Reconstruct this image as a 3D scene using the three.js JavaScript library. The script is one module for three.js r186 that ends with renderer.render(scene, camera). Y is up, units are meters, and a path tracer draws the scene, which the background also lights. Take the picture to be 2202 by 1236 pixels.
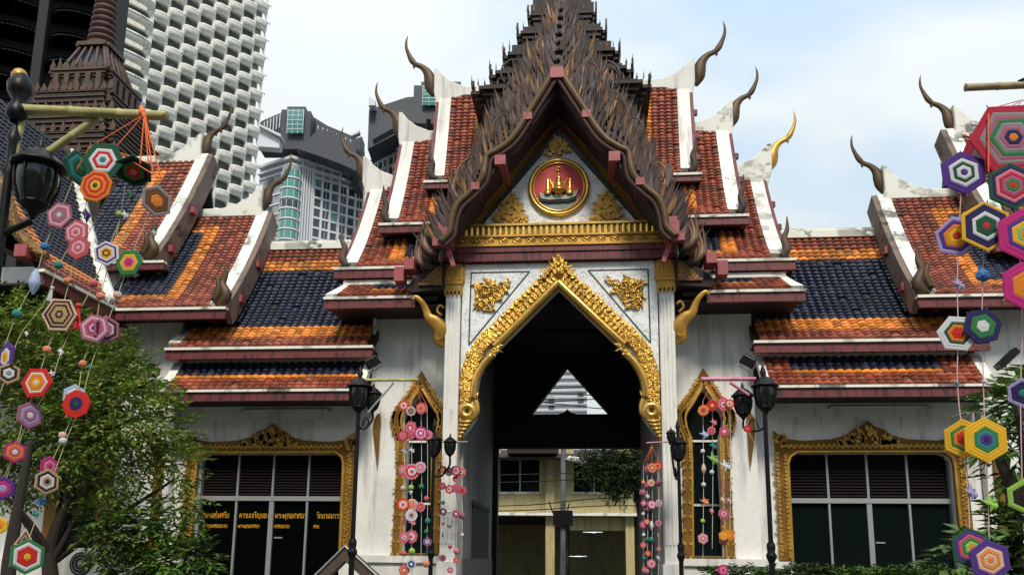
import * as THREE from 'three';
import { mergeGeometries } from 'three/addons/utils/BufferGeometryUtils.js';

// ---------------------------------------------------------------- camera, sky, sun, exposure
const V3 = THREE.Vector3, PI = Math.PI, cos = Math.cos, sin = Math.sin;
const v3 = (x, y, z) => new V3(x, y, z);
const scene = new THREE.Scene();
const PW = 2202, PH = 1236, FOCAL = 1826, PY = 851.3, YAW = 0.09156, PITCH = 0.19055, ROLL = 0.01051;
const eye = v3(0.589, 1.6, 16.547);
const FWD = v3(-sin(YAW) * cos(PITCH), sin(PITCH), -cos(YAW) * cos(PITCH));
const RT0 = v3(cos(YAW), 0, -sin(YAW)), UP0 = RT0.clone().cross(FWD);
const RT = RT0.clone().multiplyScalar(cos(ROLL)).addScaledVector(UP0, sin(ROLL));
const UPV = UP0.clone().multiplyScalar(cos(ROLL)).addScaledVector(RT0, -sin(ROLL));
const camera = new THREE.PerspectiveCamera((2 * Math.atan(PH / 2 / FOCAL) * 180) / PI, PW / PH, 0.1, 900);
camera.position.copy(eye); camera.up.copy(UPV); camera.lookAt(eye.clone().add(FWD));
camera.setViewOffset(PW, PH, 0, PH / 2 - PY, PW, PH);
const ray = (u, v) => FWD.clone().addScaledVector(RT, (u - PW / 2) / FOCAL).addScaledVector(UPV, -(v - PY) / FOCAL);
const at = (u, v, z) => { const d = ray(u, v); return eye.clone().addScaledVector(d, (z - eye.z) / d.z); };     // surveyed point on the plane z
const far = (u, v, d) => eye.clone().addScaledVector(ray(u, v), d);                                          // surveyed point at a distance

function rng(seed) { let a = seed >>> 0; return () => { a = (a + 0x6d2b79f5) | 0; let t = Math.imul(a ^ (a >>> 15), 1 | a); t = (t + Math.imul(t ^ (t >>> 7), 61 | t)) ^ t; return ((t ^ (t >>> 14)) >>> 0) / 4294967296; }; }
const R = rng(7);
const lerp = (a, b, t) => a + (b - a) * t, clamp = (x, a = 0, b = 1) => Math.min(b, Math.max(a, x)), sstep = (a, b, x) => { const t = clamp((x - a) / (b - a)); return t * t * (3 - 2 * t); };
const hash = (x, y, s) => { let h = Math.imul(x | 0, 374761393) + Math.imul(y | 0, 668265263) + Math.imul(s, 974711); h = Math.imul(h ^ (h >>> 13), 1274126177); return ((h ^ (h >>> 16)) >>> 0) / 4294967296; };
function vnoise(x, y, s = 1, per = 0) {
  const xi = Math.floor(x), yi = Math.floor(y), fx = x - xi, fy = y - yi, m = (k) => (per ? ((k % per) + per) % per : k);
  const u = fx * fx * (3 - 2 * fx), w = fy * fy * (3 - 2 * fy);
  return lerp(lerp(hash(m(xi), m(yi), s), hash(m(xi + 1), m(yi), s), u), lerp(hash(m(xi), m(yi + 1), s), hash(m(xi + 1), m(yi + 1), s), u), w);
}
function fbm(x, y, o = 4, s = 1, per = 0) { let a = 0, k = 0.5, n = 0; for (let i = 0; i < o; i++) { a += k * vnoise(x, y, s + i, per); n += k; k *= 0.5; x *= 2; y *= 2; per *= 2; } return a / n; }

// pale, mostly clouded sky: whiter to the left, thin blue to the right
{
  const W = 1024, H = 512, data = new Float32Array(W * H * 4);
  for (let j = 0; j < H; j++) for (let i = 0; i < W; i++) {
    const el = ((j + 0.5) / H - 0.5) * PI, az = ((i + 0.5) / W - 0.5) * 2 * PI, y = sin(el), x = cos(az) * cos(el), z = sin(az) * cos(el);
    const k = 1 / (Math.max(y, 0) + 0.22), px = x * k * 1.6, pz = z * k * 1.6;
    const c = sstep(0.36, 0.62, fbm(px + 3.1, pz * 1.5 + 7.7, 5, 11) + 0.15 * -x - 0.015);
    const up = clamp(y), blue = [lerp(0.66, 0.42, up), lerp(0.85, 0.64, up), lerp(1.0, 0.95, up)];
    const gain = 0.87 * (1 + 0.75 * up), cl = [0.92, 0.985, 1.0];
    const o = (j * W + i) * 4;
    for (let q = 0; q < 3; q++) data[o + q] = y < 0 ? [0.5, 0.5, 0.48][q] * 0.4 : gain * lerp(blue[q], cl[q], 0.22 + 0.78 * c);
    data[o + 3] = 1;
  }
  const t = new THREE.DataTexture(data, W, H, THREE.RGBAFormat, THREE.FloatType);
  t.mapping = THREE.EquirectangularReflectionMapping; t.magFilter = THREE.LinearFilter; t.needsUpdate = true;
  scene.background = t; scene.environment = t;
}
const sun = new THREE.DirectionalLight(0xfff4e4, 4.1);
sun.position.set(6, 42, 36); sun.castShadow = true; sun.shadow.radius = 24;
Object.assign(sun.shadow.camera, { left: -40, right: 40, top: 40, bottom: -40, near: 1, far: 150 });
sun.shadow.mapSize.set(2048, 2048);
scene.add(sun); scene.add(sun.target);
const EXPOSURE = 0.83;

// ---------------------------------------------------------------- textures and materials
function tex(size, fn, rep = 1, srgb = true) {
  const d = new Uint8Array(size * size * 4);
  for (let j = 0; j < size; j++) for (let i = 0; i < size; i++) { const c = fn(i / size, j / size), o = (j * size + i) * 4; for (let q = 0; q < 3; q++) d[o + q] = clamp(Array.isArray(c) ? c[q] : c) * 255; d[o + 3] = 255; }
  const t = new THREE.DataTexture(d, size, size); t.wrapS = t.wrapT = THREE.RepeatWrapping; t.magFilter = THREE.LinearFilter; t.repeat.set(rep, rep);
  if (srgb) t.colorSpace = THREE.SRGBColorSpace; t.needsUpdate = true; return t;
}
const T = {
  plaster: tex(512, (x, y) => { const a = fbm(x * 6, y * 6, 5, 3, 6), b = fbm(x * 36, y * 4, 4, 9, 36), g = sstep(0.56, 0.8, a) * 0.06 + sstep(0.55, 0.82, b) * 0.14; const k = 1 - g - 0.05 * fbm(x * 64, y * 64, 2, 21, 64); return [k, k * 0.998, k * 0.985]; }, 0.22),
  grime: tex(512, (x, y) => { const a = fbm(x * 5, y * 8, 5, 5, 5), b = fbm(x * 30, y * 30, 3, 6, 30), g = sstep(0.5, 0.66, a * 0.75 + b * 0.25); const k = lerp(1, 0.42, g * (0.4 + 0.6 * sstep(0.35, 0.6, fbm(x * 3, y * 3, 3, 15, 3)))); return [k, k * 1.01, k * 0.98]; }, 0.45),
  marble: tex(512, (x, y) => { const a = fbm(x * 10, y * 10, 5, 31, 10), b = fbm(x * 70, y * 70, 3, 32, 70); const v = Math.abs(a - 0.5) < 0.03 ? 0.16 : 0; const k = 0.99 - v * 0.55 - sstep(0.54, 0.74, b) * 0.34 * sstep(0.4, 0.62, a); return [k * 0.99, k, k]; }, 0.8),
  wear: tex(256, (x, y) => 0.72 + 0.28 * fbm(x * 8, y * 8, 5, 41, 8) + 0.12 * (fbm(x * 40, y * 40, 2, 42, 40) - 0.5), 0.5),
  streak: tex(256, (x, y) => 0.62 + 0.38 * fbm(x * 20, y * 3, 4, 51, 20), 0.5),
  relief: tex(512, (x, y) => { const a = sin((x * 26 + 0.9 * sin(y * 2 * PI * 13)) * 2 * PI) * 0.5 + 0.5, b = fbm(x * 40, y * 40, 3, 61, 40); return clamp(0.6 * a + 0.7 * (b - 0.25)); }, 1.4, false),
  carve: tex(512, (x, y) => clamp((fbm(x * 26, y * 26, 3, 71, 26) - 0.3) * 2.2), 0.9, false),
  yarn: tex(128, (x, y) => 0.62 + 0.38 * Math.abs(sin(y * PI * 16)) * (0.85 + 0.15 * fbm(x * 16, y * 16, 2, 77, 16)), 1),
  chip: tex(512, (x, y) => { const a = fbm(x * 9, y * 9, 5, 91, 9), b = fbm(x * 44, y * 7, 3, 92, 44), c = fbm(x * 60, y * 60, 3, 93, 60); let k = 0.8 + 0.2 * a - 0.35 * sstep(0.56, 0.75, b); const p = sstep(0.62, 0.68, c * 0.6 + a * 0.4) * 0.5; return [k + p * 0.3, k + p * 0.7, k + p * 0.7]; }, 0.5),
  concrete: tex(256, (x, y) => 0.7 + 0.3 * fbm(x * 8, y * 8, 5, 81, 8), 0.15),
  flute: tex(128, (x) => 0.5 + 0.5 * sin(x * 2 * PI * 6), 1, false),
};
const phys = (c, o = {}) => new THREE.MeshPhysicalMaterial({ color: new THREE.Color().setRGB(...c), roughness: 0.8, ...o });
const std = (c, o = {}) => new THREE.MeshStandardMaterial({ color: new THREE.Color().setRGB(...c), roughness: 0.8, ...o });
const M = {
  plaster: std([0.80, 0.81, 0.79], { map: T.plaster }),
  trimWhite: std([0.74, 0.74, 0.70], { map: T.grime, roughness: 0.75 }),
  cleanWhite: std([0.74, 0.74, 0.71], { map: T.plaster, roughness: 0.7 }),
  marble: std([0.80, 0.82, 0.815], { map: T.marble, roughness: 0.4 }),
  red: std([0.165, 0.030, 0.032], { map: T.chip, roughness: 0.55 }),
  redDark: std([0.055, 0.013, 0.013], { map: T.wear, roughness: 0.7 }),
  redBlock: std([0.42, 0.085, 0.095], { map: T.wear, roughness: 0.5 }),
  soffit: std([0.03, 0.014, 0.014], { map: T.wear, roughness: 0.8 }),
  gold: std([0.85, 0.50, 0.10], { map: T.wear, metalness: 0.75, roughness: 0.36, bumpMap: T.carve, bumpScale: 0.02 }),
  goldSmooth: std([0.9, 0.55, 0.13], { metalness: 0.75, roughness: 0.27, map: T.wear }),
  goldOld: std([0.50, 0.27, 0.05], { map: T.wear, metalness: 0.35, roughness: 0.5, bumpMap: T.relief, bumpScale: 0.03 }),
  goldFrame: std([0.66, 0.37, 0.065], { map: T.wear, metalness: 0.45, roughness: 0.42 }),
  bronze: std([0.10, 0.06, 0.025], { map: T.wear, metalness: 0.3, roughness: 0.55 }),
  bronzeGold: std([0.24, 0.13, 0.03], { map: T.wear, metalness: 0.4, roughness: 0.5, bumpMap: T.carve, bumpScale: 0.02 }),
  bargeBronze: std([0.13, 0.075, 0.025], { map: T.wear, metalness: 0.25, roughness: 0.5 }),
  barge: std([0.17, 0.12, 0.10], { map: T.grime, roughness: 0.75 }),
  brown: std([0.070, 0.043, 0.034], { map: T.wear, roughness: 0.7 }),
  brown2: std([0.110, 0.062, 0.040], { map: T.wear, roughness: 0.6 }),
  brownGold: std([0.24, 0.12, 0.038], { map: T.wear, metalness: 0.25, roughness: 0.5 }),
  brownViolet: std([0.088, 0.062, 0.064], { map: T.wear, roughness: 0.6 }),
  spireDark: std([0.052, 0.038, 0.032], { map: T.streak, roughness: 0.75 }),
  mosaicBlue: std([0.03, 0.045, 0.075], { map: T.streak, roughness: 0.3 }),
  greenLine: std([0.015, 0.045, 0.035], { roughness: 0.4 }),
  deck: std([0.03, 0.018, 0.018], { roughness: 0.9 }),
  iron: phys([0.005, 0.005, 0.006], { roughness: 0.42, specularIntensity: 0.5 }),
  lampGlass: new THREE.MeshPhysicalMaterial({ color: 0x272d2c, roughness: 0.12, transmission: 0.5, thickness: 0 }),
  darkGlass: phys([0.004, 0.008, 0.008], { roughness: 0.12, specularIntensity: 0.35 }),
  black: std([0.006, 0.006, 0.006], { roughness: 0.7 }),
  steel: std([0.36, 0.38, 0.38], { metalness: 0.5, roughness: 0.45 }),
  slat: phys([0.012, 0.009, 0.009], { roughness: 0.7, specularIntensity: 0.25 }),
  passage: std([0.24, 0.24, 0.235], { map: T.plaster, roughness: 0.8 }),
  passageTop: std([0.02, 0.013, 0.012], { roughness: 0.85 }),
  dado: std([0.16, 0.16, 0.155], { map: T.wear, roughness: 0.6 }),
  pave: std([0.12, 0.115, 0.105], { map: T.concrete, roughness: 0.9 }),
  road: std([0.05, 0.05, 0.052], { map: T.concrete, roughness: 0.9 }),
  yellowWall: std([0.46, 0.40, 0.20], { map: T.plaster, roughness: 0.8 }),
  bamboo: std([0.56, 0.52, 0.20], { map: T.streak, roughness: 0.55 }),
  bambooTan: std([0.50, 0.38, 0.22], { map: T.streak, roughness: 0.55 }),
  pinkPole: std([0.75, 0.26, 0.40], { map: T.streak, roughness: 0.5 }),
  stick: std([0.36, 0.24, 0.12], { roughness: 0.8 }),
  yarn: std([1, 1, 1], { vertexColors: true, map: T.yarn, roughness: 0.95 }),
  stringOlive: std([0.50, 0.50, 0.26], { roughness: 0.9 }),
  stringPink: std([0.62, 0.40, 0.40], { roughness: 0.9 }),
  stringWhite: std([0.7, 0.66, 0.62], { roughness: 0.9 }),
  stringOrange: std([0.80, 0.17, 0.05], { roughness: 0.9 }),
  bark: std([0.035, 0.025, 0.018], { map: T.streak, roughness: 0.9 }),
  wood: std([0.12, 0.085, 0.06], { map: T.streak, roughness: 0.8 }),
  leaf: new THREE.MeshPhysicalMaterial({ color: 0xffffff, roughness: 0.6, transmission: 0.35, thickness: 0, specularIntensity: 0.4 }),
  towerWhite: std([0.88, 0.89, 0.84], { map: T.plaster, roughness: 0.85 }),
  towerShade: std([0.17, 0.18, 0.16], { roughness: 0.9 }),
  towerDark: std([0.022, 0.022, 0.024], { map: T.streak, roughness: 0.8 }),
  aptWall: std([0.46, 0.48, 0.51], { map: T.concrete, roughness: 0.85 }),
  aptTrim: std([0.62, 0.645, 0.68], { roughness: 0.8 }),
  aptRoof: std([0.06, 0.07, 0.088], { map: T.streak, roughness: 0.6 }),
  aptGlass: std([0.045, 0.065, 0.07], { roughness: 0.15 }),
  aptGreen: std([0.09, 0.28, 0.24], { roughness: 0.2 }),
};
M.column = M.cleanWhite.clone(); 
const glaze = (c) => [1, 0.78, 1.2, 0.5, 1.05, 1.45].map((k, i) => std(c.map((x, q) => x * k * (i === 3 ? [1, 1.15, 1.2][q] : 1) + (i === 5 ? 0.012 : 0)), { roughness: [0.26, 0.3, 0.34, 0.62, 0.22, 0.5][i] }));
const TILE = { red: glaze([0.225, 0.054, 0.027]), orange: glaze([0.56, 0.19, 0.028]), navy: glaze([0.009, 0.012, 0.030]) };

// ---------------------------------------------------------------- helpers
const used = {};
function numbered(n) { const k = (used[n] = (used[n] ?? -1) + 1); return k ? n + '_' + String(k).padStart(3, '0') : n; }
function plain(g) {
  g = g.index ? g.toNonIndexed() : g;
  for (const k of Object.keys(g.attributes)) if (!['position', 'normal', 'uv', 'color'].includes(k)) g.deleteAttribute(k);
  if (!g.attributes.normal) g.computeVertexNormals();
  if (!g.attributes.uv) g.setAttribute('uv', new THREE.BufferAttribute(new Float32Array(g.attributes.position.count * 2), 2));
  g.clearGroups?.(); return g;
}
function metreUV(g) {                                            // box-projected uv in metres
  const p = g.attributes.position, n = g.attributes.normal, uv = g.attributes.uv;
  for (let i = 0; i < p.count; i += 3) {
    let nx = 0, ny = 0, nz = 0; for (let k = 0; k < 3; k++) { nx += n.getX(i + k); ny += n.getY(i + k); nz += n.getZ(i + k); }
    nx = Math.abs(nx); ny = Math.abs(ny); nz = Math.abs(nz);
    for (let k = 0; k < 3; k++) { const x = p.getX(i + k), y = p.getY(i + k), z = p.getZ(i + k); nx >= ny && nx >= nz ? uv.setXY(i + k, z, y) : ny >= nz ? uv.setXY(i + k, x, z) : uv.setXY(i + k, x, y); }
  }
  return g;
}
function join(geos, keep) { const l = (Array.isArray(geos) ? geos : [geos]).map(plain); const g = l.length > 1 ? mergeGeometries(l) : l[0]; return keep ? g : metreUV(g); }
function mesh(name, geos, mat, parent, keep) {
  const m = new THREE.Mesh(join(geos, keep), mat); m.name = parent && parent !== scene ? name : numbered(name); m.castShadow = m.receiveShadow = true; (parent ?? scene).add(m); return m;
}
const each = (name, geos, mat, parent) => geos.map((g) => mesh(name, g, mat, parent));
function tag(o, label, category, group, kind) { if (label) o.userData.label = label; if (category) o.userData.category = category; if (group) o.userData.group = group; if (kind) o.userData.kind = kind; return o; }
function thing(name, label, category, group) { const g = new THREE.Group(); g.name = numbered(name); scene.add(g); return tag(g, label, category, group); }
function struct(name, geos, mat) { return tag(mesh(name, geos, mat, scene), null, null, null, 'structure'); }
const bx = (x0, x1, y0, y1, z0, z1) => new THREE.BoxGeometry(Math.abs(x1 - x0), Math.abs(y1 - y0), Math.abs(z1 - z0)).translate((x0 + x1) / 2, (y0 + y1) / 2, (z0 + z1) / 2);
function ext(pts, z0, z1, bev = 0, holes = []) {
  const s = new THREE.Shape(pts.map((p) => new THREE.Vector2(...p)));
  for (const h of holes) s.holes.push(new THREE.Path(h.map((p) => new THREE.Vector2(...p))));
  const d = z1 - z0 - 2 * bev;
  return new THREE.ExtrudeGeometry(s, { depth: Math.max(d, 0.001), bevelEnabled: bev > 0, bevelSize: bev, bevelThickness: bev, bevelOffset: -bev, bevelSegments: 1, curveSegments: 8 }).translate(0, 0, z0 + bev);
}
const curve = (pts, n, closed = false) => new THREE.CatmullRomCurve3(pts.map((p) => v3(p[0], p[1], p[2] ?? 0)), closed, 'centripetal').getPoints(n);
// tube along points with a radius per point (ry: flattening across)
function tube(pts, rad, seg = 6, flat = 1) {
  const n = pts.length, pos = [], idx = [], rr = (i) => (Array.isArray(rad) ? sample(rad, i / (n - 1)) : rad);
  let t0 = pts[1].clone().sub(pts[0]).normalize(), a = Math.abs(t0.z) < 0.9 ? v3(0, 0, 1) : v3(1, 0, 0);
  a.addScaledVector(t0, -a.dot(t0)).normalize();
  for (let i = 0; i < n; i++) {
    const t = pts[Math.min(i + 1, n - 1)].clone().sub(pts[Math.max(i - 1, 0)]).normalize();
    a.addScaledVector(t, -a.dot(t)).normalize(); const b = t.clone().cross(a);
    for (let k = 0; k < seg; k++) { const w = (k / seg) * 2 * PI; const p = pts[i].clone().addScaledVector(a, cos(w) * rr(i) * flat).addScaledVector(b, sin(w) * rr(i)); pos.push(p.x, p.y, p.z); }
  }
  for (let i = 0; i < n - 1; i++) for (let k = 0; k < seg; k++) { const q = i * seg + k, w = i * seg + ((k + 1) % seg); idx.push(q, w, q + seg, w, w + seg, q + seg); }
  for (let k = 1; k < seg - 1; k++) { idx.push(0, k + 1, k); const e = (n - 1) * seg; idx.push(e, e + k, e + k + 1); }
  const g = new THREE.BufferGeometry(); g.setAttribute('position', new THREE.Float32BufferAttribute(pos, 3)); g.setIndex(idx); g.computeVertexNormals(); return g;
}
function sample(a, t) { const x = clamp(t) * (a.length - 1), i = Math.min(Math.floor(x), a.length - 2); return lerp(a[i], a[i + 1], x - i); }
const rod = (a, b, r, seg = 6) => tube([a, b], r, seg);
const lathe = (pts, seg = 16) => new THREE.LatheGeometry(pts.map((p) => new THREE.Vector2(...p)), seg);
const ball = (r, x, y, z, w = 10, h = 7) => new THREE.SphereGeometry(r, w, h).translate(x, y, z);
const mir = (pts, s) => pts.map((p) => [p[0] * s, ...p.slice(1)]);
// a curved sheet over a roof profile: between xa(t) and xb(t), from h0 to h1 above it
function prof(z0, y0, z1, y1, c = 0.22) { return { z0, y0, z1, y1, p: (t) => [lerp(z0, z1, t), y0 + (y1 - y0) * ((1 - c) * t + c * t * t)] }; }
function frame(P, t) { const e = 1e-3, a = P.p(t - e), b = P.p(t + e), dz = b[0] - a[0], dy = b[1] - a[1], l = Math.hypot(dz, dy); return { p: P.p(t), t: [dz / l, dy / l], n: [dy / l, -dz / l] }; }
function sheet(P, xa, xb, h0, h1, t0 = 0, t1 = 1, n = 12) {
  const pos = [], idx = [], fa = typeof xa === 'function' ? xa : () => xa, fb = typeof xb === 'function' ? xb : () => xb;
  for (let i = 0; i <= n; i++) { const t = lerp(t0, t1, i / n), f = frame(P, t), x0 = Math.min(fa(t), fb(t)), x1 = Math.max(fa(t), fb(t)); for (const [x, h] of [[x0, h0], [x1, h0], [x1, h1], [x0, h1]]) pos.push(x, f.p[1] + f.n[1] * h, f.p[0] + f.n[0] * h); }
  for (let i = 0; i < n; i++) for (let k = 0; k < 4; k++) { const a = i * 4 + k, b = i * 4 + ((k + 1) % 4); idx.push(a, b, a + 4, b, b + 4, a + 4); }
  idx.push(0, 3, 1, 1, 3, 2); const e = n * 4; idx.push(e, e + 1, e + 3, e + 1, e + 2, e + 3);
  const g = new THREE.BufferGeometry(); g.setAttribute('position', new THREE.Float32BufferAttribute(pos, 3)); g.setIndex(idx); const q = g.toNonIndexed(); q.computeVertexNormals(); return q;
}
// one glazed roof tile: barrel-backed, lower lip proud, origin at its lower middle; x across, y up the slope, z out
function tileGeo(w, l) {
  const N = 5, pos = [], idx = [], z = (a) => 0.42 * w * Math.pow(Math.max(0, cos(a * PI * 0.5)), 0.8);
  for (let j = 0; j < 3; j++) for (let i = 0; i <= N; i++) { const a = (i / N) * 2 - 1, y = [0.0, 0.12, 1][j] * l; pos.push(a * w * 0.5, y - (j < 2 ? 0.24 * l * (1 - a * a) : 0), z(a) * 0.75 + [0.030, 0.046, 0.0][j]); }
  for (let i = 0; i <= N; i++) { const a = (i / N) * 2 - 1; pos.push(a * w * 0.5, -0.24 * l * (1 - a * a), -0.02); }
  for (let j = 0; j < 2; j++) for (let i = 0; i < N; i++) { const q = j * (N + 1) + i; idx.push(q, q + 1, q + N + 1, q + 1, q + N + 2, q + N + 1); }
  for (let i = 0; i < N; i++) { const b = 3 * (N + 1) + i; idx.push(b, b + 1, i, b + 1, i + 1, i); }
  const g = new THREE.BufferGeometry(); g.setAttribute('position', new THREE.Float32BufferAttribute(pos, 3)); g.setIndex(idx); g.computeVertexNormals(); return plain(g);
}
const tileGeos = {};
const cap = new Map();                                           // at most 300 tiles of a building are parts of their own
// lays tiles on a roof profile; color(cf, tf, i, n, j, m) -> 'red' | 'orange' | 'navy'; i counts from x = xa
function tiles(root, parent, P, xa, xb, w, l, color, t0 = 0, t1 = 1, want = 300) {
  const fa = typeof xa === 'function' ? xa : () => xa, fb = typeof xb === 'function' ? xb : () => xb;
  let len = 0; for (let i = 0; i < 40; i++) { const a = P.p(lerp(t0, t1, i / 40)), b = P.p(lerp(t0, t1, (i + 1) / 40)); len += Math.hypot(a[0] - b[0], a[1] - b[1]); }
  const n = Math.max(1, Math.round(Math.abs(fb(0.3) - fa(0.3)) / w)), m = Math.max(1, Math.round(len / l)), key = n + '_' + m + '_' + w;
  const ww = Math.abs(fb(0.3) - fa(0.3)) / n, ll = len / m, geo = (tileGeos[ww.toFixed(3) + ll.toFixed(3)] ??= tileGeo(ww * 1.02, ll * 1.22));
  let left = Math.min(want, cap.get(root) ?? 300); const rest = {};
  const mat = new THREE.Matrix4(), X = v3(1, 0, 0);
  for (let j = 0; j < m; j++) for (let i = 0; i < n; i++) {
    const t = lerp(t0, t1, j / m), f = frame(P, t), x = lerp(fa(t), fb(t), (i + 0.5) / n), slant = (lerp(fa(t + 0.02), fb(t + 0.02), (i + 0.5) / n) - x);
    const dy = v3(slant, f.t[1] * 0, f.t[0] * 0), Y = v3(0, f.t[1], f.t[0]); const a = P.p(t), b = P.p(t + 0.02); Y.set(slant, b[1] - a[1], b[0] - a[0]).normalize();
    const Z = v3(0, f.n[1], f.n[0]), r = hash(i, j, n + m * 7);
    mat.makeBasis(X.clone().addScaledVector(Y, (r - 0.5) * 0.05), Y, Z.clone().addScaledVector(Y, (hash(j, i, 5) - 0.5) * 0.10)).setPosition(x, f.p[1] + (hash(i, j, 31) > 0.97 ? -0.03 : 0), f.p[0] + (hash(j, i, 8) - 0.5) * 0.008);
    const mm = TILE[color((i + 0.5) / n, (j + 0.5) / m, i, n, j, m)][(() => { const h = hash(i + 3, j, 17), w = vnoise(i * 0.33 + n, j * 0.28, 23); return h < 0.1 + 0.5 * sstep(0.55, 0.85, w) ? 3 : h > 0.93 - 0.35 * sstep(0.6, 0.15, w) ? 5 : Math.floor(h * 97) % 5 === 3 ? 1 : Math.floor(h * 97) % 5; })()];
    if (left > 0) { const o = new THREE.Mesh(geo, mm); o.name = 'tile'; o.matrixAutoUpdate = false; o.matrix.copy(mat); o.matrix.decompose(o.position, o.quaternion, o.scale); o.updateMatrix(); o.matrixAutoUpdate = true; o.castShadow = o.receiveShadow = true; parent.add(o); left--; cap.set(root, (cap.get(root) ?? 300) - 1); }
    else (rest[mm.uuid] ??= { mm, list: [] }).list.push(mat.clone());
  }
  for (const { mm, list } of Object.values(rest)) { const o = new THREE.InstancedMesh(geo, mm, list.length); list.forEach((q, i) => o.setMatrixAt(i, q)); o.name = 'tile_field'; o.userData.kind = 'stuff'; o.castShadow = o.receiveShadow = true; parent.add(o); }
}
// horn finial of a gable end, curling out to the side s
function chofaGeo(s, k = 1) {
  const p = curve([[-0.06, -0.42], [0.02, -0.16], [0.05, 0.08], [0.13, 0.30], [0.28, 0.46], [0.46, 0.55], [0.56, 0.66], [0.66, 0.86], [0.73, 1.06], [0.735, 1.26], [0.70, 1.42]], 26).map((q) => v3(q.x * s * k, q.y * k, 0));
  const beak = [v3(0.44 * s * k, 0.54 * k, 0), v3(0.50 * s * k, 0.47 * k, 0), v3(0.49 * s * k, 0.40 * k, 0)];
  return [tube(p, [0.05, 0.165, 0.175, 0.12, 0.08, 0.07, 0.085, 0.058, 0.042, 0.03, 0.006].map((r) => r * k), 7, 0.62), tube(beak, [0.06 * k, 0.045 * k, 0.01], 5, 0.6)];
}
// upright flame-shaped leaf finial, origin at its foot
const flameShape = (w, h) => [[-w * 0.32, 0], [-w * 0.5, h * 0.22], [-w * 0.42, h * 0.42], [-w * 0.22, h * 0.6], [-w * 0.16, h * 0.8], [w * 0.04, h], [w * 0.10, h * 0.78], [w * 0.30, h * 0.55], [w * 0.5, h * 0.34], [w * 0.46, h * 0.14], [w * 0.32, 0]];
const flameGeo = (w, h, d = 0.06) => plain(ext(flameShape(w, h), -d / 2, d / 2, 0.012));
const FL = [flameGeo(0.20, 0.52), flameGeo(0.17, 0.62), flameGeo(0.24, 0.44)];
const FN = [flameGeo(0.095, 0.46, 0.07), flameGeo(0.075, 0.58, 0.06), flameGeo(0.12, 0.38, 0.08)];

// ---------------------------------------------------------------- ground
struct('ground', [bx(-60, 60, -0.3, 0, -20, 60), bx(-300, 300, -0.34, -0.04, -400, 200)], M.pave);
struct('road', bx(-120, 120, -0.03, 0.012, -19, -11), M.road);
struct('pavement', [bx(-120, 120, 0, 0.14, -11, -8.2), bx(-120, 120, 0, 0.14, -22.6, -19)], M.pave);

// ---------------------------------------------------------------- the gate
const gate = thing('temple_gate', 'tall white and gold temple gate with pointed arch, tiered tiled roofs and brown spire', 'gate');
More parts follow.
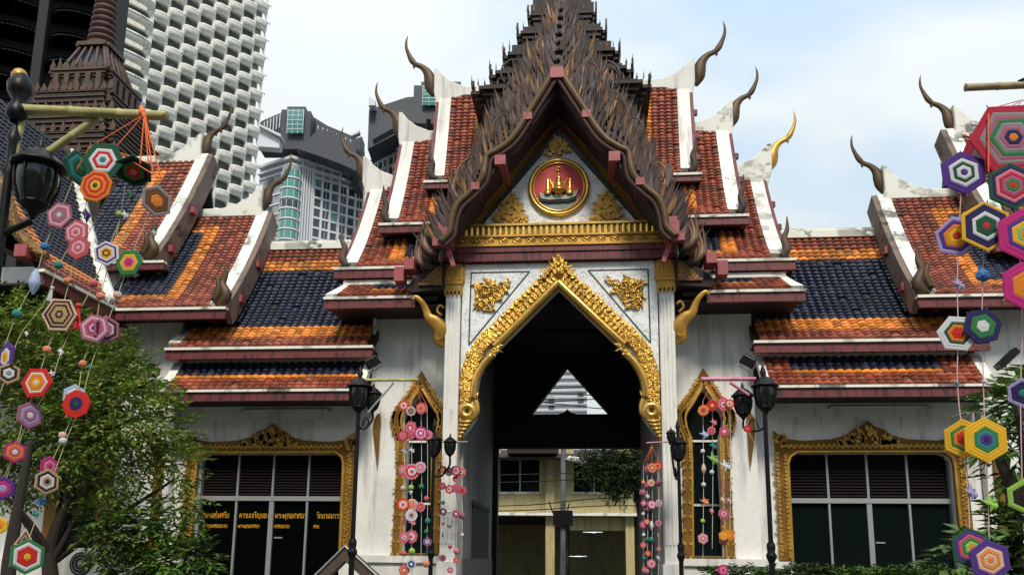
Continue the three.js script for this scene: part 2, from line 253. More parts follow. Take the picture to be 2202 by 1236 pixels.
// pointed outline of the side niches, half-width pairs
const nicheOut = [[0, 5.56], [0.31, 5.02], [0.55, 4.68], [0.595, 4.52], [0.57, 4.28], [0.48, 4.04], [0.47, 3.6], [0.51, 1.68]];
const nicheIn = [[0, 5.12], [0.21, 4.80], [0.34, 4.62], [0.375, 4.5], [0.35, 4.3], [0.27, 4.06], [0.26, 3.6], [0.30, 1.70]];
const ring2 = (h, x, k = 1) => [...h.map((p) => [x + p[0], p[1]]), ...h.slice(k).reverse().map((p) => [x - p[0], p[1]])];
for (const s of [-1, 1]) {
  const x0 = s * 1.97, x1 = s * 4.0, xc = s * 2.97;
  mesh('wall', [ext([[x0, 0], [x1, 0], [x1, 7.0], [x0, 7.0]], -1.3, -1.0, 0, [ring2(nicheIn, xc)]), bx(s * 3.75, x1, 0, 7.0, -5.6, -1.3), bx(x0, x1, 0, 7, -5.75, -5.6)], M.plaster, gate);
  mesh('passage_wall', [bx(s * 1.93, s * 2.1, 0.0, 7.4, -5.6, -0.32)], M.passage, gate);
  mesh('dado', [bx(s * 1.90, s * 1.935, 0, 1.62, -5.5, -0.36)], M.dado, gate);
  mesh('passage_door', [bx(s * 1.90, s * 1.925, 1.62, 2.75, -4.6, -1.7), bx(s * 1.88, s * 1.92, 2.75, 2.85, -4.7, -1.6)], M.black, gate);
  mesh('plinth', [bx(s * 2.36, s * 4.06, 0, 1.52, -1.0, -0.84), bx(s * 2.36, s * 4.1, 1.52, 1.66, -1.0, -0.78)], M.cleanWhite, gate);
  // niche window with its gilded frame
  const w = mesh('niche_window', [bx(xc - 0.45, xc + 0.45, 1.66, 5.3, -1.27, -1.25)], M.darkGlass, gate);
  const inner = ring2(nicheIn, xc), outer = ring2(nicheOut, xc);
  mesh('gilded_frame', [ext([...outer], -1.0, -0.93, 0.015, [ring2(nicheIn.map((p) => [p[0] + 0.05, p[1] + (p[0] === 0 ? 0.06 : 0)]), xc)])], M.goldOld, w);
  mesh('frame_moulding', [tube(nicheIn.map((p) => v3(xc + p[0] + 0.03, p[1] + (p[0] ? 0 : 0.04), -0.94)), 0.035, 6), tube(nicheIn.map((p) => v3(xc - p[0] - 0.03, p[1] + (p[0] ? 0 : 0.04), -0.94)), 0.035, 6)], M.goldFrame, w);
  { const fo = [], rr = rng(77); for (const k of [-1, 1]) { const mid = nicheIn.map((p, i) => [xc + k * ((p[0] + nicheOut[i][0]) / 2 + 0.02), (p[1] + nicheOut[i][1]) / 2 + 0.02, -0.93]), c = curve(mid, 54); for (let i = 1; i < c.length; i++) for (const e of [-1, 1]) { const a = Math.atan2(c[i].y - c[i - 1].y, c[i].x - c[i - 1].x); fo.push(FL[i % 3].clone().scale(0.36, 0.2, 0.7).rotateZ(a - PI / 2 + e * 0.9 + (rr() - 0.5) * 0.5).translate(c[i].x + e * 0.04, c[i].y, c[i].z)); } } mesh('carved_leaves', fo, M.goldFrame, w); }
  for (const y of [4.06, 2.74]) mesh('glazing_bar', bx(xc - 0.33, xc + 0.33, y - 0.022, y + 0.022, -1.24, -1.21), M.trimWhite, w);
  for (const x of [-0.33, 0.33]) mesh('glazing_bar', bx(xc + x - 0.02, xc + x + 0.02, 1.7, 4.2, -1.24, -1.215), M.steel, w);
  // square fluted column with a gilded lotus capital
  const c = mesh('column', [bx(s * 2.015, s * 2.315, 0, 6.95, -0.33, -0.02), ...[0, 1, 2, 3].map((k) => bx(s * (2.03 + k * 0.073), s * (2.03 + k * 0.073 + 0.042), 1.9, 6.8, -0.02, -0.002)), bx(s * 1.97, s * 2.36, 0, 1.55, -0.36, 0.04)], M.column, gate);
  const petals = [];
  for (let k = 0; k < 5; k++) { const x = s * 2.165 + (k - 2) * 0.082; petals.push(ext([[x - 0.038, 7.22], [x + 0.038, 7.22], [x + 0.044, 7.42], [x, 7.58], [x - 0.044, 7.42]], -0.02, 0.05, 0.008), ext([[x - 0.036, 7.02], [x, 6.88], [x + 0.036, 7.02]], 0.0, 0.025, 0.004)); }
  for (let k = 0; k < 4; k++) for (const e of [-1, 1]) { const z = -0.05 - k * 0.085, x = s * 2.165 + e * 0.2; petals.push(ext([[-0.04, 7.22], [0.04, 7.22], [0.042, 7.44], [0, 7.58], [-0.042, 7.44]], -0.03, 0.03).rotateY(PI / 2).translate(x, 0, z)); }
  mesh('capital', [bx(s * 1.975, s * 2.355, 7.0, 7.06, -0.37, 0.03), bx(s * 1.99, s * 2.34, 7.06, 7.15, -0.36, 0.018), bx(s * 1.965, s * 2.365, 7.15, 7.22, -0.38, 0.04), bx(s * 2.0, s * 2.33, 7.22, 7.6, -0.34, -0.0), ...petals], M.goldFrame, c);
  // S-shaped naga bracket under the eave
  const br = curve(mir([[2.36, 5.86, -0.12], [2.44, 5.98, -0.10], [2.40, 6.18, -0.05], [2.52, 6.36, 0], [2.66, 6.46, 0.03], [2.72, 6.62, 0.06], [2.80, 6.76, 0.1], [2.93, 6.86, 0.12], [2.99, 6.80, 0.12]], s), 24);
  const cu = curve(mir([[2.42, 6.22, -0.05], [2.50, 6.10, -0.05], [2.44, 6.0, -0.05], [2.36, 6.08, -0.05], [2.42, 6.2, -0.03]], s), 14), cu2 = curve(mir([[2.40, 6.5, -0.04], [2.50, 6.6, -0.03], [2.44, 6.72, -0.03], [2.36, 6.66, -0.03]], s), 10);
  mesh('eave_bracket', [tube(br, [0.03, 0.13, 0.16, 0.13, 0.095, 0.07, 0.055, 0.045, 0.02], 8, 0.5), tube(cu, 0.035, 5), tube(cu2, 0.028, 5)], M.goldFrame, gate);
  // slender leaf bracket at the corner of the wall
  mesh('leaf_bracket', [tube([[3.86, 4.62], [3.88, 4.5], [3.9, 4.3], [3.88, 4.0], [3.86, 3.75], [3.85, 3.5]].map((p) => v3(s * p[0], p[1], -0.93)), [0.03, 0.075, 0.085, 0.06, 0.035, 0.008], 7, 0.6)], M.goldOld, gate);
}
// marble spandrel with the arch cut out of it
const archIn = [[0, 7.05], [1.27, 5.76], [1.30, 5.72], [1.48, 5.50], [1.61, 5.22], [1.66, 4.92], [1.655, 4.72], [1.62, 4.55], [1.66, 4.38], [1.76, 4.22], [1.88, 4.06], [1.97, 3.98]];
const archPts = [[-1.99, 7.6], [-1.99, 3.98], ...archIn.slice().reverse().map((p) => [-p[0], p[1]]).slice(1, -1), ...archIn.slice(0, -1), [1.99, 3.98], [1.99, 7.6]];
const panel = mesh('marble_panel', ext(archPts, -0.3, -0.07), M.marble, gate);
for (const s of [-1, 1]) {
  const a = [s * 1.81, 7.42], b = [s * 0.6, 7.42], c = [s * 1.83, 5.88], ln = (p, q) => { const dx = q[0] - p[0], dy = q[1] - p[1], l = Math.hypot(dx, dy), nx = (-dy / l) * 0.014, ny = (dx / l) * 0.014; return ext([[p[0] + nx, p[1] + ny], [q[0] + nx, q[1] + ny], [q[0] - nx, q[1] - ny], [p[0] - nx, p[1] - ny]], -0.07, -0.063); };
  mesh('inlaid_line', [ln(a, b), ln(b, c).translate(0, 0, 0.0015), ln(c, a).translate(0, 0, 0.003)], M.greenLine, panel);
  const g = [], r = rng(31);                                    // carved gilt corner spray: scrolls and leaves
  for (let k = 0; k < 70; k++) { let p = r(), q = r(); if (p + q > 1) { p = 1 - p; q = 1 - q; } const x = 1.66 - p * 0.66, y = 7.18 - q * 0.78; const an = r() * 6.28; g.push(FL[k % 3].clone().scale(0.42, 0.26 + 0.1 * r(), 0.8).rotateZ(an).translate(s * x, y, -0.04)); }
  for (const [x, y, k] of [[1.52, 7.0, 1], [1.34, 7.06, 0.8], [1.58, 6.72, 0.8], [1.18, 7.12, 0.5]]) g.push(tube(curve([[0.11, 0], [0.04, 0.12], [-0.09, 0.06], [-0.06, -0.07], [0.03, -0.05], [0.02, 0.02]].map((p) => [s * (x + p[0] * k), y + p[1] * k, -0.02]), 16), [0.035 * k, 0.03 * k, 0.02 * k], 6));
  mesh('gilt_spray', g, M.gold, panel);
}
// gilt arch: smooth roll, foliage band, scroll ends and crowning leaf
{
  const roll = [], leaves = [], band = [], r = rng(5);
  for (const s of [-1, 1]) {
    const up = [v3(0, 6.99, 0.0), v3(s * 1.25, 5.71, 0.0)], low = curve(mir([[1.33, 5.66], [1.52, 5.44], [1.655, 5.18], [1.705, 4.92], [1.70, 4.74]], s), 14);
    roll.push(rod(v3(0, 7.15, 0.02), v3(s * 1.30, 5.82, 0.02), 0.082, 10), tube(low.map((p) => p.clone().setZ(0.02)), [0.08, 0.085, 0.085, 0.075], 10));
    roll.push(rod(v3(0, 7.03, -0.03), v3(s * 1.245, 5.755, -0.03), 0.02, 5));
    const line = curve(mir([[0.0, 7.38], [0.68, 6.73], [1.36, 6.05], [1.57, 5.83], [1.75, 5.55], [1.85, 5.28], [1.89, 4.96], [1.87, 4.72]], s), 60);
    band.push(tube(line, [0.13, 0.14, 0.14, 0.15, 0.13, 0.10], 6, 0.35));
    for (let i = 2; i < 60; i++) {
      const p = line[i], q = line[Math.max(0, i - 1)], ang = Math.atan2(p.y - q.y, p.x - q.x) - s * PI * 0.5;
      for (let k = 0; k < 3; k++) { const off = (k - 1) * 0.072 + 0.015 + (r() - 0.5) * 0.02, lim = Math.abs(p.x) > 1.75 && k > 1; if (lim) continue; const nx = -(p.y - q.y), ny = p.x - q.x, l = Math.hypot(nx, ny), m = s * off / l; leaves.push(FL[0].clone().scale(0.62, 0.29 + 0.08 * r(), 0.6).rotateX(-0.35).rotateZ(s * (0.75 + 0.5 * (r() - 0.5)) + s * 1.2 * (k === 2 ? -0.4 : 0.2)).translate(p.x + nx * m, p.y + ny * m, 0.045 + 0.02 * r())); }
    }
    // spiral naga scroll at the foot, with the ribbed tail below it
    const sc = curve(mir([[1.72, 4.80], [1.645, 4.62], [1.66, 4.44], [1.80, 4.36], [1.93, 4.45], [1.93, 4.60], [1.82, 4.66], [1.755, 4.58], [1.80, 4.52]], s), 34);
    roll.push(tube(sc, [0.07, 0.075, 0.08, 0.075, 0.06, 0.045, 0.03], 8, 0.8));
    for (let k = 0; k < 5; k++) { const y = 4.33 - k * 0.075; roll.push(tube(curve(mir([[1.70 + k * 0.055, y, -0.02], [1.83 + k * 0.03, y - 0.055, 0.05], [1.985, y - 0.02, 0]], s), 8), [0.03, 0.038, 0.03], 6)); }
    roll.push(new THREE.TorusGeometry(0.105, 0.07, 8, 20).scale(1, 1, 0.8).translate(s * 1.82, 4.50, 0.02)); leaves.push(...[0, 1, 2, 3].map((k) => FL[k % 3].clone().scale(0.7, 0.62, 0.8).rotateZ(s * (0.5 - 0.25 * k)).translate(s * (1.74 + 0.05 * k), 4.62, 0.02)));
    band.push(ext(mir([[1.66, 4.4], [1.99, 4.4], [1.99, 3.9], [1.9, 4.05], [1.76, 4.22]], s), -0.06, 0.0, 0.01));
    for (let k = 0; k < 9; k++) leaves.push(FL[k % 3].clone().scale(0.6, 0.5, 0.8).rotateZ(s * (0.4 - 0.12 * k)).translate(s * (1.9 - 0.06 * (k % 3)), 4.62 + k * 0.05, 0.03));
    // collar where straight and curved rolls meet
    for (let k = 0; k < 4; k++) leaves.push(FL[k % 3].clone().scale(0.55, 0.4, 0.8).rotateZ(s * (1.4 + k * 0.55)).translate(s * (1.30 + 0.03 * k), 5.80 - 0.03 * k, 0.06));
  }
  const a = mesh('gilt_arch', roll, M.goldSmooth, gate);
  mesh('foliage_band', band, M.gold, a); mesh('foliage', leaves, M.gold, a);
  const top = [];
  for (const [w, h, y, z] of [[0.62, 0.62, 7.14, 0.03], [0.44, 0.56, 7.22, 0.07], [0.26, 0.40, 7.26, 0.11]]) top.push(ext([[0, y], [w * 0.42, y + h * 0.14], [w * 0.5, y + h * 0.32], [w * 0.34, y + h * 0.5], [w * 0.22, y + h * 0.74], [0, y + h], [-w * 0.22, y + h * 0.74], [-w * 0.34, y + h * 0.5], [-w * 0.5, y + h * 0.32], [-w * 0.42, y + h * 0.14]], z - 0.05, z, 0.015));
  for (let k = 0; k < 10; k++) top.push(FL[k % 3].clone().scale(0.5, 0.34, 0.8).rotateZ((k % 2 ? 1 : -1) * (0.5 + 0.22 * (k >> 1))).translate((k % 2 ? -1 : 1) * (0.04 + 0.05 * (k >> 1)), 7.52 - 0.07 * (k >> 1), 0.10));
  top.push(ball(0.055, 0, 7.33, 0.13), ball(0.045, 0, 7.49, 0.11), ball(0.035, 0, 7.62, 0.09));
  mesh('crowning_leaf', top, M.gold, a);
}
// beam, gilded cornices and pediment
mesh('beam', [bx(-2.45, 2.45, 7.62, 7.80, -0.4, 0.06), bx(-2.45, 2.45, 7.80, 7.92, -0.4, 0.09)], M.red, gate);
{
  const low = [bx(-2.26, 2.26, 7.92, 7.975, -0.3, 0.12), bx(-2.22, 2.22, 7.975, 8.12, -0.3, 0.075), bx(-2.18, 2.18, 8.12, 8.16, -0.3, 0.12)], dia = [];
  for (let k = -7; k <= 7; k++) { const x = k * 0.285; dia.push(tube(curve([[x - 0.09, 8.047], [x, 8.10], [x + 0.09, 8.047], [x, 7.995], [x - 0.09, 8.047]].map((p) => [...p, 0.085]), 16), 0.014, 5), new THREE.SphereGeometry(0.05, 8, 6).scale(1, 0.55, 0.5).translate(x, 8.047, 0.085)); }
  const c = mesh('gilt_cornice', low, M.goldFrame, gate); mesh('rosette_row', dia, M.goldSmooth, c);
  const pet = [], up = [bx(-2.14, 2.14, 8.16, 8.34, -0.3, 0.06), bx(-2.1, 2.1, 8.355, 8.40, -0.3, 0.13)];
  for (let k = -17; k <= 17; k++) { const x = k * 0.121; pet.push(new THREE.CylinderGeometry(0.05, 0.06, 0.185, 8, 1).scale(1, 1, 0.6).translate(x, 8.255, 0.075)); }
  const u = mesh('lotus_cornice', up, M.goldSmooth, gate); mesh('lotus_petals', pet, M.goldSmooth, u);
}
const ped = mesh('pediment', ext([[-1.86, 8.4], [1.86, 8.4], [0, 10.72]], -0.35, -0.12), M.marble, gate);
for (const s of [-1, 1]) mesh('mosaic_border', ext([[s * 1.86, 8.4], [s * 1.66, 8.4], [0, 10.46], [0, 10.72]], -0.12, -0.105 + s * 0.002), std([0.03, 0.04, 0.04], { map: T.marble, roughness: 0.35 }), ped);
{
  const spray = (pts, seed, n) => { const r = rng(seed), g = []; const [A, B, C] = pts; for (let k = 0; k < n; k++) { let p = r(), q = r(); if (p + q > 1) { p = 1 - p; q = 1 - q; } g.push(FL[k % 3].clone().scale(0.34, 0.2 + 0.1 * r(), 0.7).rotateZ((r() - 0.5) * 5).translate(A[0] + (B[0] - A[0]) * p + (C[0] - A[0]) * q, A[1] + (B[1] - A[1]) * p + (C[1] - A[1]) * q, -0.085 + 0.03 * r())); } return g; };
  for (const s of [-1, 1]) { const m = [[s * 1.38, 8.52], [s * 0.62, 8.52], [s * 0.98, 9.14]]; mesh('gilt_spray', spray(s > 0 ? m : [m[1], m[0], m[2]], 40 + s, 120), M.goldFrame, ped); }
  mesh('gilt_spray', spray([[-0.32, 10.0], [0.32, 10.0], [0, 10.42]], 44, 60), M.goldFrame, ped);
  // round emblem: royal urn between two stupas on a long boat over grey water, red ground
  const med = mesh('emblem', new THREE.CylinderGeometry(0.56, 0.56, 0.06, 48).rotateX(PI / 2).translate(0, 9.26, -0.1), std([0.72, 0.022, 0.014], { map: T.wear, roughness: 0.5 }), gate);
  mesh('emblem_rim', [new THREE.TorusGeometry(0.60, 0.052, 8, 56).translate(0, 9.26, -0.08), new THREE.TorusGeometry(0.53, 0.018, 6, 56).translate(0, 9.26, -0.055)], M.goldSmooth, med);
  mesh('emblem_water', ext([[-0.44, 9.0], ...Array.from({ length: 13 }, (_, k) => [lerp(-0.46, 0.46, k / 12) * 0.98, 8.98 - 0.24 * sin((k / 12) * PI) - 0.005]), [0.44, 9.0]], -0.07, -0.055), std([0.21, 0.24, 0.23], { map: T.marble, roughness: 0.6 }), med);
  mesh('emblem_boat', ext([[-0.42, 9.14], [-0.30, 9.10], [0.0, 9.05], [0.22, 9.08], [0.44, 9.20], [0.36, 9.03], [0.2, 8.965], [-0.2, 8.955], [-0.38, 8.99]], -0.07, -0.02, 0.01), std([0.34, 0.36, 0.30], { map: T.marble, roughness: 0.5 }), med);
  mesh('emblem_hull', ext([[-0.41, 9.0], [-0.38, 8.93], [-0.2, 8.905], [0.2, 8.91], [0.36, 8.96], [0.37, 9.0], [0.2, 8.94], [-0.2, 8.93]], -0.07, -0.015), M.black, med);
  const gilt = [];
  for (const x of [-0.2, 0.2]) gilt.push(lathe([[0.085, 0], [0.095, 0.06], [0.05, 0.10], [0.04, 0.2], [0.006, 0.38]], 8).translate(x * 1.15, 9.07, -0.05));
  gilt.push(lathe([[0.05, 0], [0.17, 0.06], [0.18, 0.10], [0.09, 0.15], [0.10, 0.22], [0.075, 0.27], [0.035, 0.30], [0.055, 0.34], [0.05, 0.39], [0.02, 0.43], [0.006, 0.50]], 12).translate(0, 9.08, -0.05), new THREE.TorusGeometry(0.04, 0.014, 6, 14).translate(0, 9.66, -0.055), bx(-0.07, 0.07, 9.06, 9.14, -0.07, -0.03));
  for (const s of [-1, 1]) for (let k = 0; k < 4; k++) gilt.push(tube(curve([[s * 0.07, 9.16 + k * 0.05, -0.06], [s * (0.12 + k * 0.02), 9.24 + k * 0.05, -0.055], [s * (0.07 + k * 0.03), 9.34 + k * 0.04, -0.06]], 6), [0.012, 0.012, 0.004], 4));
  mesh('emblem_stupas', gilt, M.goldSmooth, med);
  const cl = []; for (const s of [-1, 1]) for (let k = 0; k < 4; k++) cl.push(bx(s * (0.24 + 0.03 * (k % 2)), s * (0.40 - 0.03 * k * 0.5), 9.36 + k * 0.065, 9.375 + k * 0.065, -0.07, -0.062));
  mesh('emblem_clouds', cl, std([0.5, 0.16, 0.16]), med);
}
// far end of the passage: wall with a triangular opening and a cusped beam
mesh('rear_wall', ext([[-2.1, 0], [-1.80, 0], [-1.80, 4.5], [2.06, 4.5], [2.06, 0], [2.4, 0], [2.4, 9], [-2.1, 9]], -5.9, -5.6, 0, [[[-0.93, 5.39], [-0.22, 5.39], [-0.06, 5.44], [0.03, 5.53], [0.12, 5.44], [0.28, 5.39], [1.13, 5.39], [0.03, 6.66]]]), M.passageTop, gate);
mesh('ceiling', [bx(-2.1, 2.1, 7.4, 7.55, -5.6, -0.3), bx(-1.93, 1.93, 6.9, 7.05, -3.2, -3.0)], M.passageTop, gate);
mesh('attic', [bx(-4.0, 4.0, 6.98, 7.15, -5.7, -0.9), bx(-3.0, 3.0, 7.15, 12.0, -4.4, -2.9), bx(-3.8, 3.8, 7.15, 9, -4.4, -2.6)], M.soffit, gate);

// ---- transverse roofs: three steps each side, ridges along x, horn finials pointing outwards
const RZ = -3.0;
const edgeColor = (nr, no) => (s) => (cf, tf, i, n, j, m) => { const o = n - 1 - i; return o < nr || j < 2 ? 'red' : o < nr + no || j < 4 ? 'orange' : 'navy'; };
for (const s of [-1, 1]) {
  const steps = [
    { P: prof(-0.42, 7.72, RZ, 10.75, 0.30), xt: 4.78, xb: 4.64, xi: 1.9, ch: [5.03, 11.26], ridge: 10.72, fx: 4.82, fi: 3.1, fy: 7.5, nr: 4, no: 2 },
    { P: prof(-0.95, 8.92, RZ, 12.05, 0.26), xt: 4.02, xb: 3.90, xi: 1.6, ch: [4.16, 12.44], ridge: 12.02, fx: 4.02, fi: 2.5, fy: 8.72, nr: 4, no: 2 },
    { P: prof(-1.45, 10.14, RZ, 13.25, 0.22), xt: 3.12, xb: 2.98, xi: 1.2, ch: [3.28, 13.62], ridge: 13.22, fx: 3.14, fi: 1.9, fy: 9.97, nr: 4, no: 1 },
  ];
  steps.forEach((q, k) => {
    const ex = (t) => s * lerp(q.xb, q.xt, t), roof = mesh('roof', [sheet(q.P, s * q.xi, ex, -0.16, -0.03), sheet({ p: (t) => { const a = q.P.p(t); return [2 * RZ - a[0], a[1]]; } }, s * q.xi, ex, 0.02, 0.12)], M.deck, gate);
    const col = edgeColor(q.nr, q.no)(s);
    tiles(gate, roof, q.P, (t) => s * (lerp(q.xb, q.xt, t) - 0.27 - 13 * 0.165), (t) => s * (lerp(q.xb, q.xt, t) - 0.27), 0.165, 0.122, col, 0.0, 0.965, 52);
    // white verge band with rounded inner corner, red barge board with small knobs
    mesh('verge', [sheet(q.P, (t) => s * (lerp(q.xb, q.xt, t) - 0.30), ex, -0.10, 0.07, 0.035, 1.0, 16), ext(mir([[q.xi, q.ridge - 0.14], [q.xt - 0.62, q.ridge - 0.14], [q.xt - 0.44, q.ridge - 0.20], [q.xt - 0.33, q.ridge - 0.34], [q.xt - 0.29, q.ridge - 0.62], [q.xt + 0.02, q.ridge - 0.62], [q.ch[0] - 0.02, q.ch[1] - 0.42], [q.ch[0] - 0.01, q.ch[1] + 0.26], [q.ch[0] - 0.10, q.ch[1] + 0.24], [q.ch[0] - 0.26, q.ch[1] + 0.04], [q.ch[0] - 0.48, q.ch[1] - 0.14], [q.ch[0] - 0.8, q.ch[1] - 0.28], [q.ch[0] - 1.15, q.ridge + 0.10], [q.xi, q.ridge + 0.09]], s), RZ - 0.16, RZ + 0.17, 0.02)], k === 2 || s < 0 ? M.cleanWhite : M.trimWhite, gate);
    mesh('bargeboard', [sheet(q.P, ex, (t) => s * (lerp(q.xb, q.xt, t) + 0.09), -0.34, 0.03, 0.0, 1.0, 14), ...[0.25, 0.5, 0.75].map((t) => { const a = frame(q.P, t); return bx(s * lerp(q.xb, q.xt, t), s * (lerp(q.xb, q.xt, t) + 0.17), a.p[1] - 0.16, a.p[1] - 0.04, a.p[0] - 0.06, a.p[0] + 0.06); })], M.red, gate);
    const gab = []; for (let i = 0; i <= 8; i++) { const a = q.P.p(i / 8); gab.push([-a[0], a[1] - 0.2]); } for (let i = 7; i >= 0; i--) { const a = q.P.p(i / 8); gab.push([-(2 * RZ - a[0]), a[1] - 0.2]); }
    mesh('gable_wall', ext(gab, -0.03, 0.03).rotateY(PI / 2).translate(s * (q.xb - 0.12), 0, 0), M.redDark, gate);
    mesh('horn_finial', chofaGeo(s, [0.84, 0.87, 0.95][k]).map((g) => g.translate(s * (q.ch[0] + (k === 2 ? 0.08 : 0)), q.ch[1] - 0.03, RZ)), s > 0 && k === 0 ? M.goldFrame : M.bronze, gate);
    // fascia: white drip edge over a dark red board
    const e = q.P.p(0);
    const fa = mesh('eave_board', [bx(s * q.fi, s * q.fx, q.fy, e[1] - 0.07, e[0] - 0.06, e[0] + 0.04), bx(s * q.fi, s * q.fx, q.fy - 0.045, q.fy + 0.03, e[0] - 0.04, e[0] + 0.065)], M.red, gate);
    mesh('drip_edge', bx(s * q.fi, s * (q.fx + 0.015), e[1] - 0.07, e[1] - 0.015, e[0] - 0.06, e[0] + 0.075), M.trimWhite, fa);
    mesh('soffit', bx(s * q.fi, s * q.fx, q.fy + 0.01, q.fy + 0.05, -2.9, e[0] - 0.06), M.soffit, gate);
    mesh('tail_finial', [tube(curve(mir([[q.xb - 0.1, e[1] + 0.02], [q.xb + 0.02, e[1] + 0.18], [q.xb - 0.02, e[1] + 0.42], [q.xb + 0.05, e[1] + 0.62], [q.xb + 0.06, e[1] + 0.9]], s), 14).map((p) => p.setZ(e[0] + 0.02)), [0.06, 0.10, 0.07, 0.05, 0.01], 6, 0.7)], k ? M.brown : M.brown2, gate);
  });
  // lowest skirt roof
  const P = prof(0.0, 6.93, -0.5, 7.32, 0.1), ex = (t) => s * lerp(4.86, 4.62, t), sk = mesh('skirt_roof', [sheet(P, s * 2.5, ex, -0.12, -0.03, 0, 1, 3)], M.deck, gate);
  tiles(gate, sk, P, s * 3.0, (t) => s * lerp(4.62, 4.5, t), 0.165, 0.125, (cf, tf, i, n, j) => (n - 1 - i < 4 || j < 2 ? 'red' : j < 3 ? 'orange' : 'navy'), 0, 0.95, 30);
  each('verge', [sheet(P, (t) => s * lerp(4.62, 4.42, t), ex, -0.06, 0.06, 0.02, 1, 4), bx(s * 2.6, s * 4.62, 7.33, 7.43, -0.6, -0.42)], M.trimWhite, gate);
  const fb = mesh('eave_board', [bx(s * 2.95, s * 4.87, 6.71, 6.86, -0.08, 0.03), bx(s * 2.95, s * 4.87, 6.665, 6.74, -0.06, 0.055)], M.red, gate);
  mesh('drip_edge', bx(s * 2.95, s * 4.88, 6.86, 6.915, -0.08, 0.07), M.trimWhite, fb);
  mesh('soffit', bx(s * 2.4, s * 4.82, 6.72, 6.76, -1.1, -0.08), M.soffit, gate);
  mesh('wall_strip', bx(s * 2.6, s * 4.4, 7.3, 7.6, -0.75, -0.55), M.trimWhite, gate);
}
// ---- front gable: soffit, undulating naga barge boards, purlin ends
for (const s of [-1, 1]) {
  const out = [[0, 11.18], [0.58, 10.28], [1.12, 9.36], [1.62, 8.72], [2.2, 7.66]], inn = [[0, 10.72], [0.5, 10.10], [0.98, 9.50], [1.42, 8.95], [1.9, 8.36]];
  const quad = (a, b, za, zb, h) => { const pos = [], idx = []; for (let i = 0; i < a.length; i++) pos.push(s * a[i][0], a[i][1], za, s * b[i][0], b[i][1], zb, s * a[i][0] * 1.03, a[i][1] + h, za, s * b[i][0] * 1.03, b[i][1] + h, zb); for (let i = 0; i < a.length - 1; i++) { const q = i * 4; idx.push(q, q + 4, q + 1, q + 1, q + 4, q + 5, q + 2, q + 3, q + 6, q + 3, q + 7, q + 6, q, q + 2, q + 4, q + 4, q + 2, q + 6); } const g = new THREE.BufferGeometry(); g.setAttribute('position', new THREE.Float32BufferAttribute(pos, 3)); g.setIndex(idx); const f = g.toNonIndexed(); f.computeVertexNormals(); return f; };
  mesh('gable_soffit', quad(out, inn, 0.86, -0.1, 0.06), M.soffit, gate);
  mesh('gilt_soffit_strip', quad(inn.map((p) => [p[0], p[1] - 0.01]), inn.map((p) => [p[0] * 0.95, p[1] - 0.06]), 0.16, -0.13, 0.03), M.bronzeGold, gate);
  const barge = curve(mir([[0, 11.42], [0.5, 10.55], [0.92, 9.86], [1.22, 9.62], [1.40, 9.52], [1.44, 9.28], [1.5, 9.02], [1.76, 8.72], [1.98, 8.5], [2.08, 8.2], [2.12, 7.92], [2.3, 7.72]], s), 60).map((p) => p.setZ(0.9));
  mesh('naga_barge', [tube(barge, [0.075, 0.08, 0.075, 0.065, 0.085, 0.07, 0.08, 0.07, 0.08], 8, 1.1)], M.bargeBronze, gate);
  mesh('barge_moulding', [tube(barge.map((p) => p.clone().add(v3(-s * 0.10, -0.09, 0.02))), 0.045, 6)], M.redDark, gate);
  for (const [x, y, k] of [[0.585, 10.33, 0.085], [1.13, 9.40, 0.11], [1.62, 8.86, 0.085]]) mesh('purlin_end', bx(s * x - k, s * x + k, y - k * 0.9, y + k * 0.9, -0.1, 0.98), M.redBlock, gate);
  each('foot_block', [bx(s * 2.12, s * 2.36, 7.78, 8.16, 0.3, 0.86), bx(s * 2.2, s * 2.46, 7.66, 7.80, 0.2, 0.9), ext(mir([[2.2, 7.9], [2.34, 7.9], [2.1, 7.3], [2.02, 7.32]], s), 0.55, 0.7)], M.redBlock, gate);
  each('foot_block', [bx(s * 2.92, s * 3.12, 7.36, 7.58, 0.0, 0.42), bx(s * 2.62, s * 2.74, 7.72, 7.98, 0.2, 0.6), bx(s * 3.14, s * 3.34, 7.14, 7.44, 0.0, 0.34)], M.redBlock, gate);
  // lower side porch roof with its patterned gilt panel
  mesh('porch_eave', [ext(mir([[2.3, 7.55], [2.6, 7.5], [3.0, 7.2], [3.1, 7.0], [3.0, 6.95], [2.36, 7.0]], s), -0.3, 0.16)], M.soffit, gate);
  mesh('gilt_panel', [ext(mir([[2.38, 7.5], [2.5, 7.46], [2.78, 7.2], [2.8, 7.12], [2.38, 7.12]], s), 0.16, 0.19, 0.008), bx(s * 2.36, s * 2.86, 7.08, 7.13, 0.14, 0.21)], M.bronzeGold, gate);
}
mesh('purlin_end', [bx(-0.13, 0.13, 11.13, 11.36, -0.1, 1.0)], M.redBlock, gate);
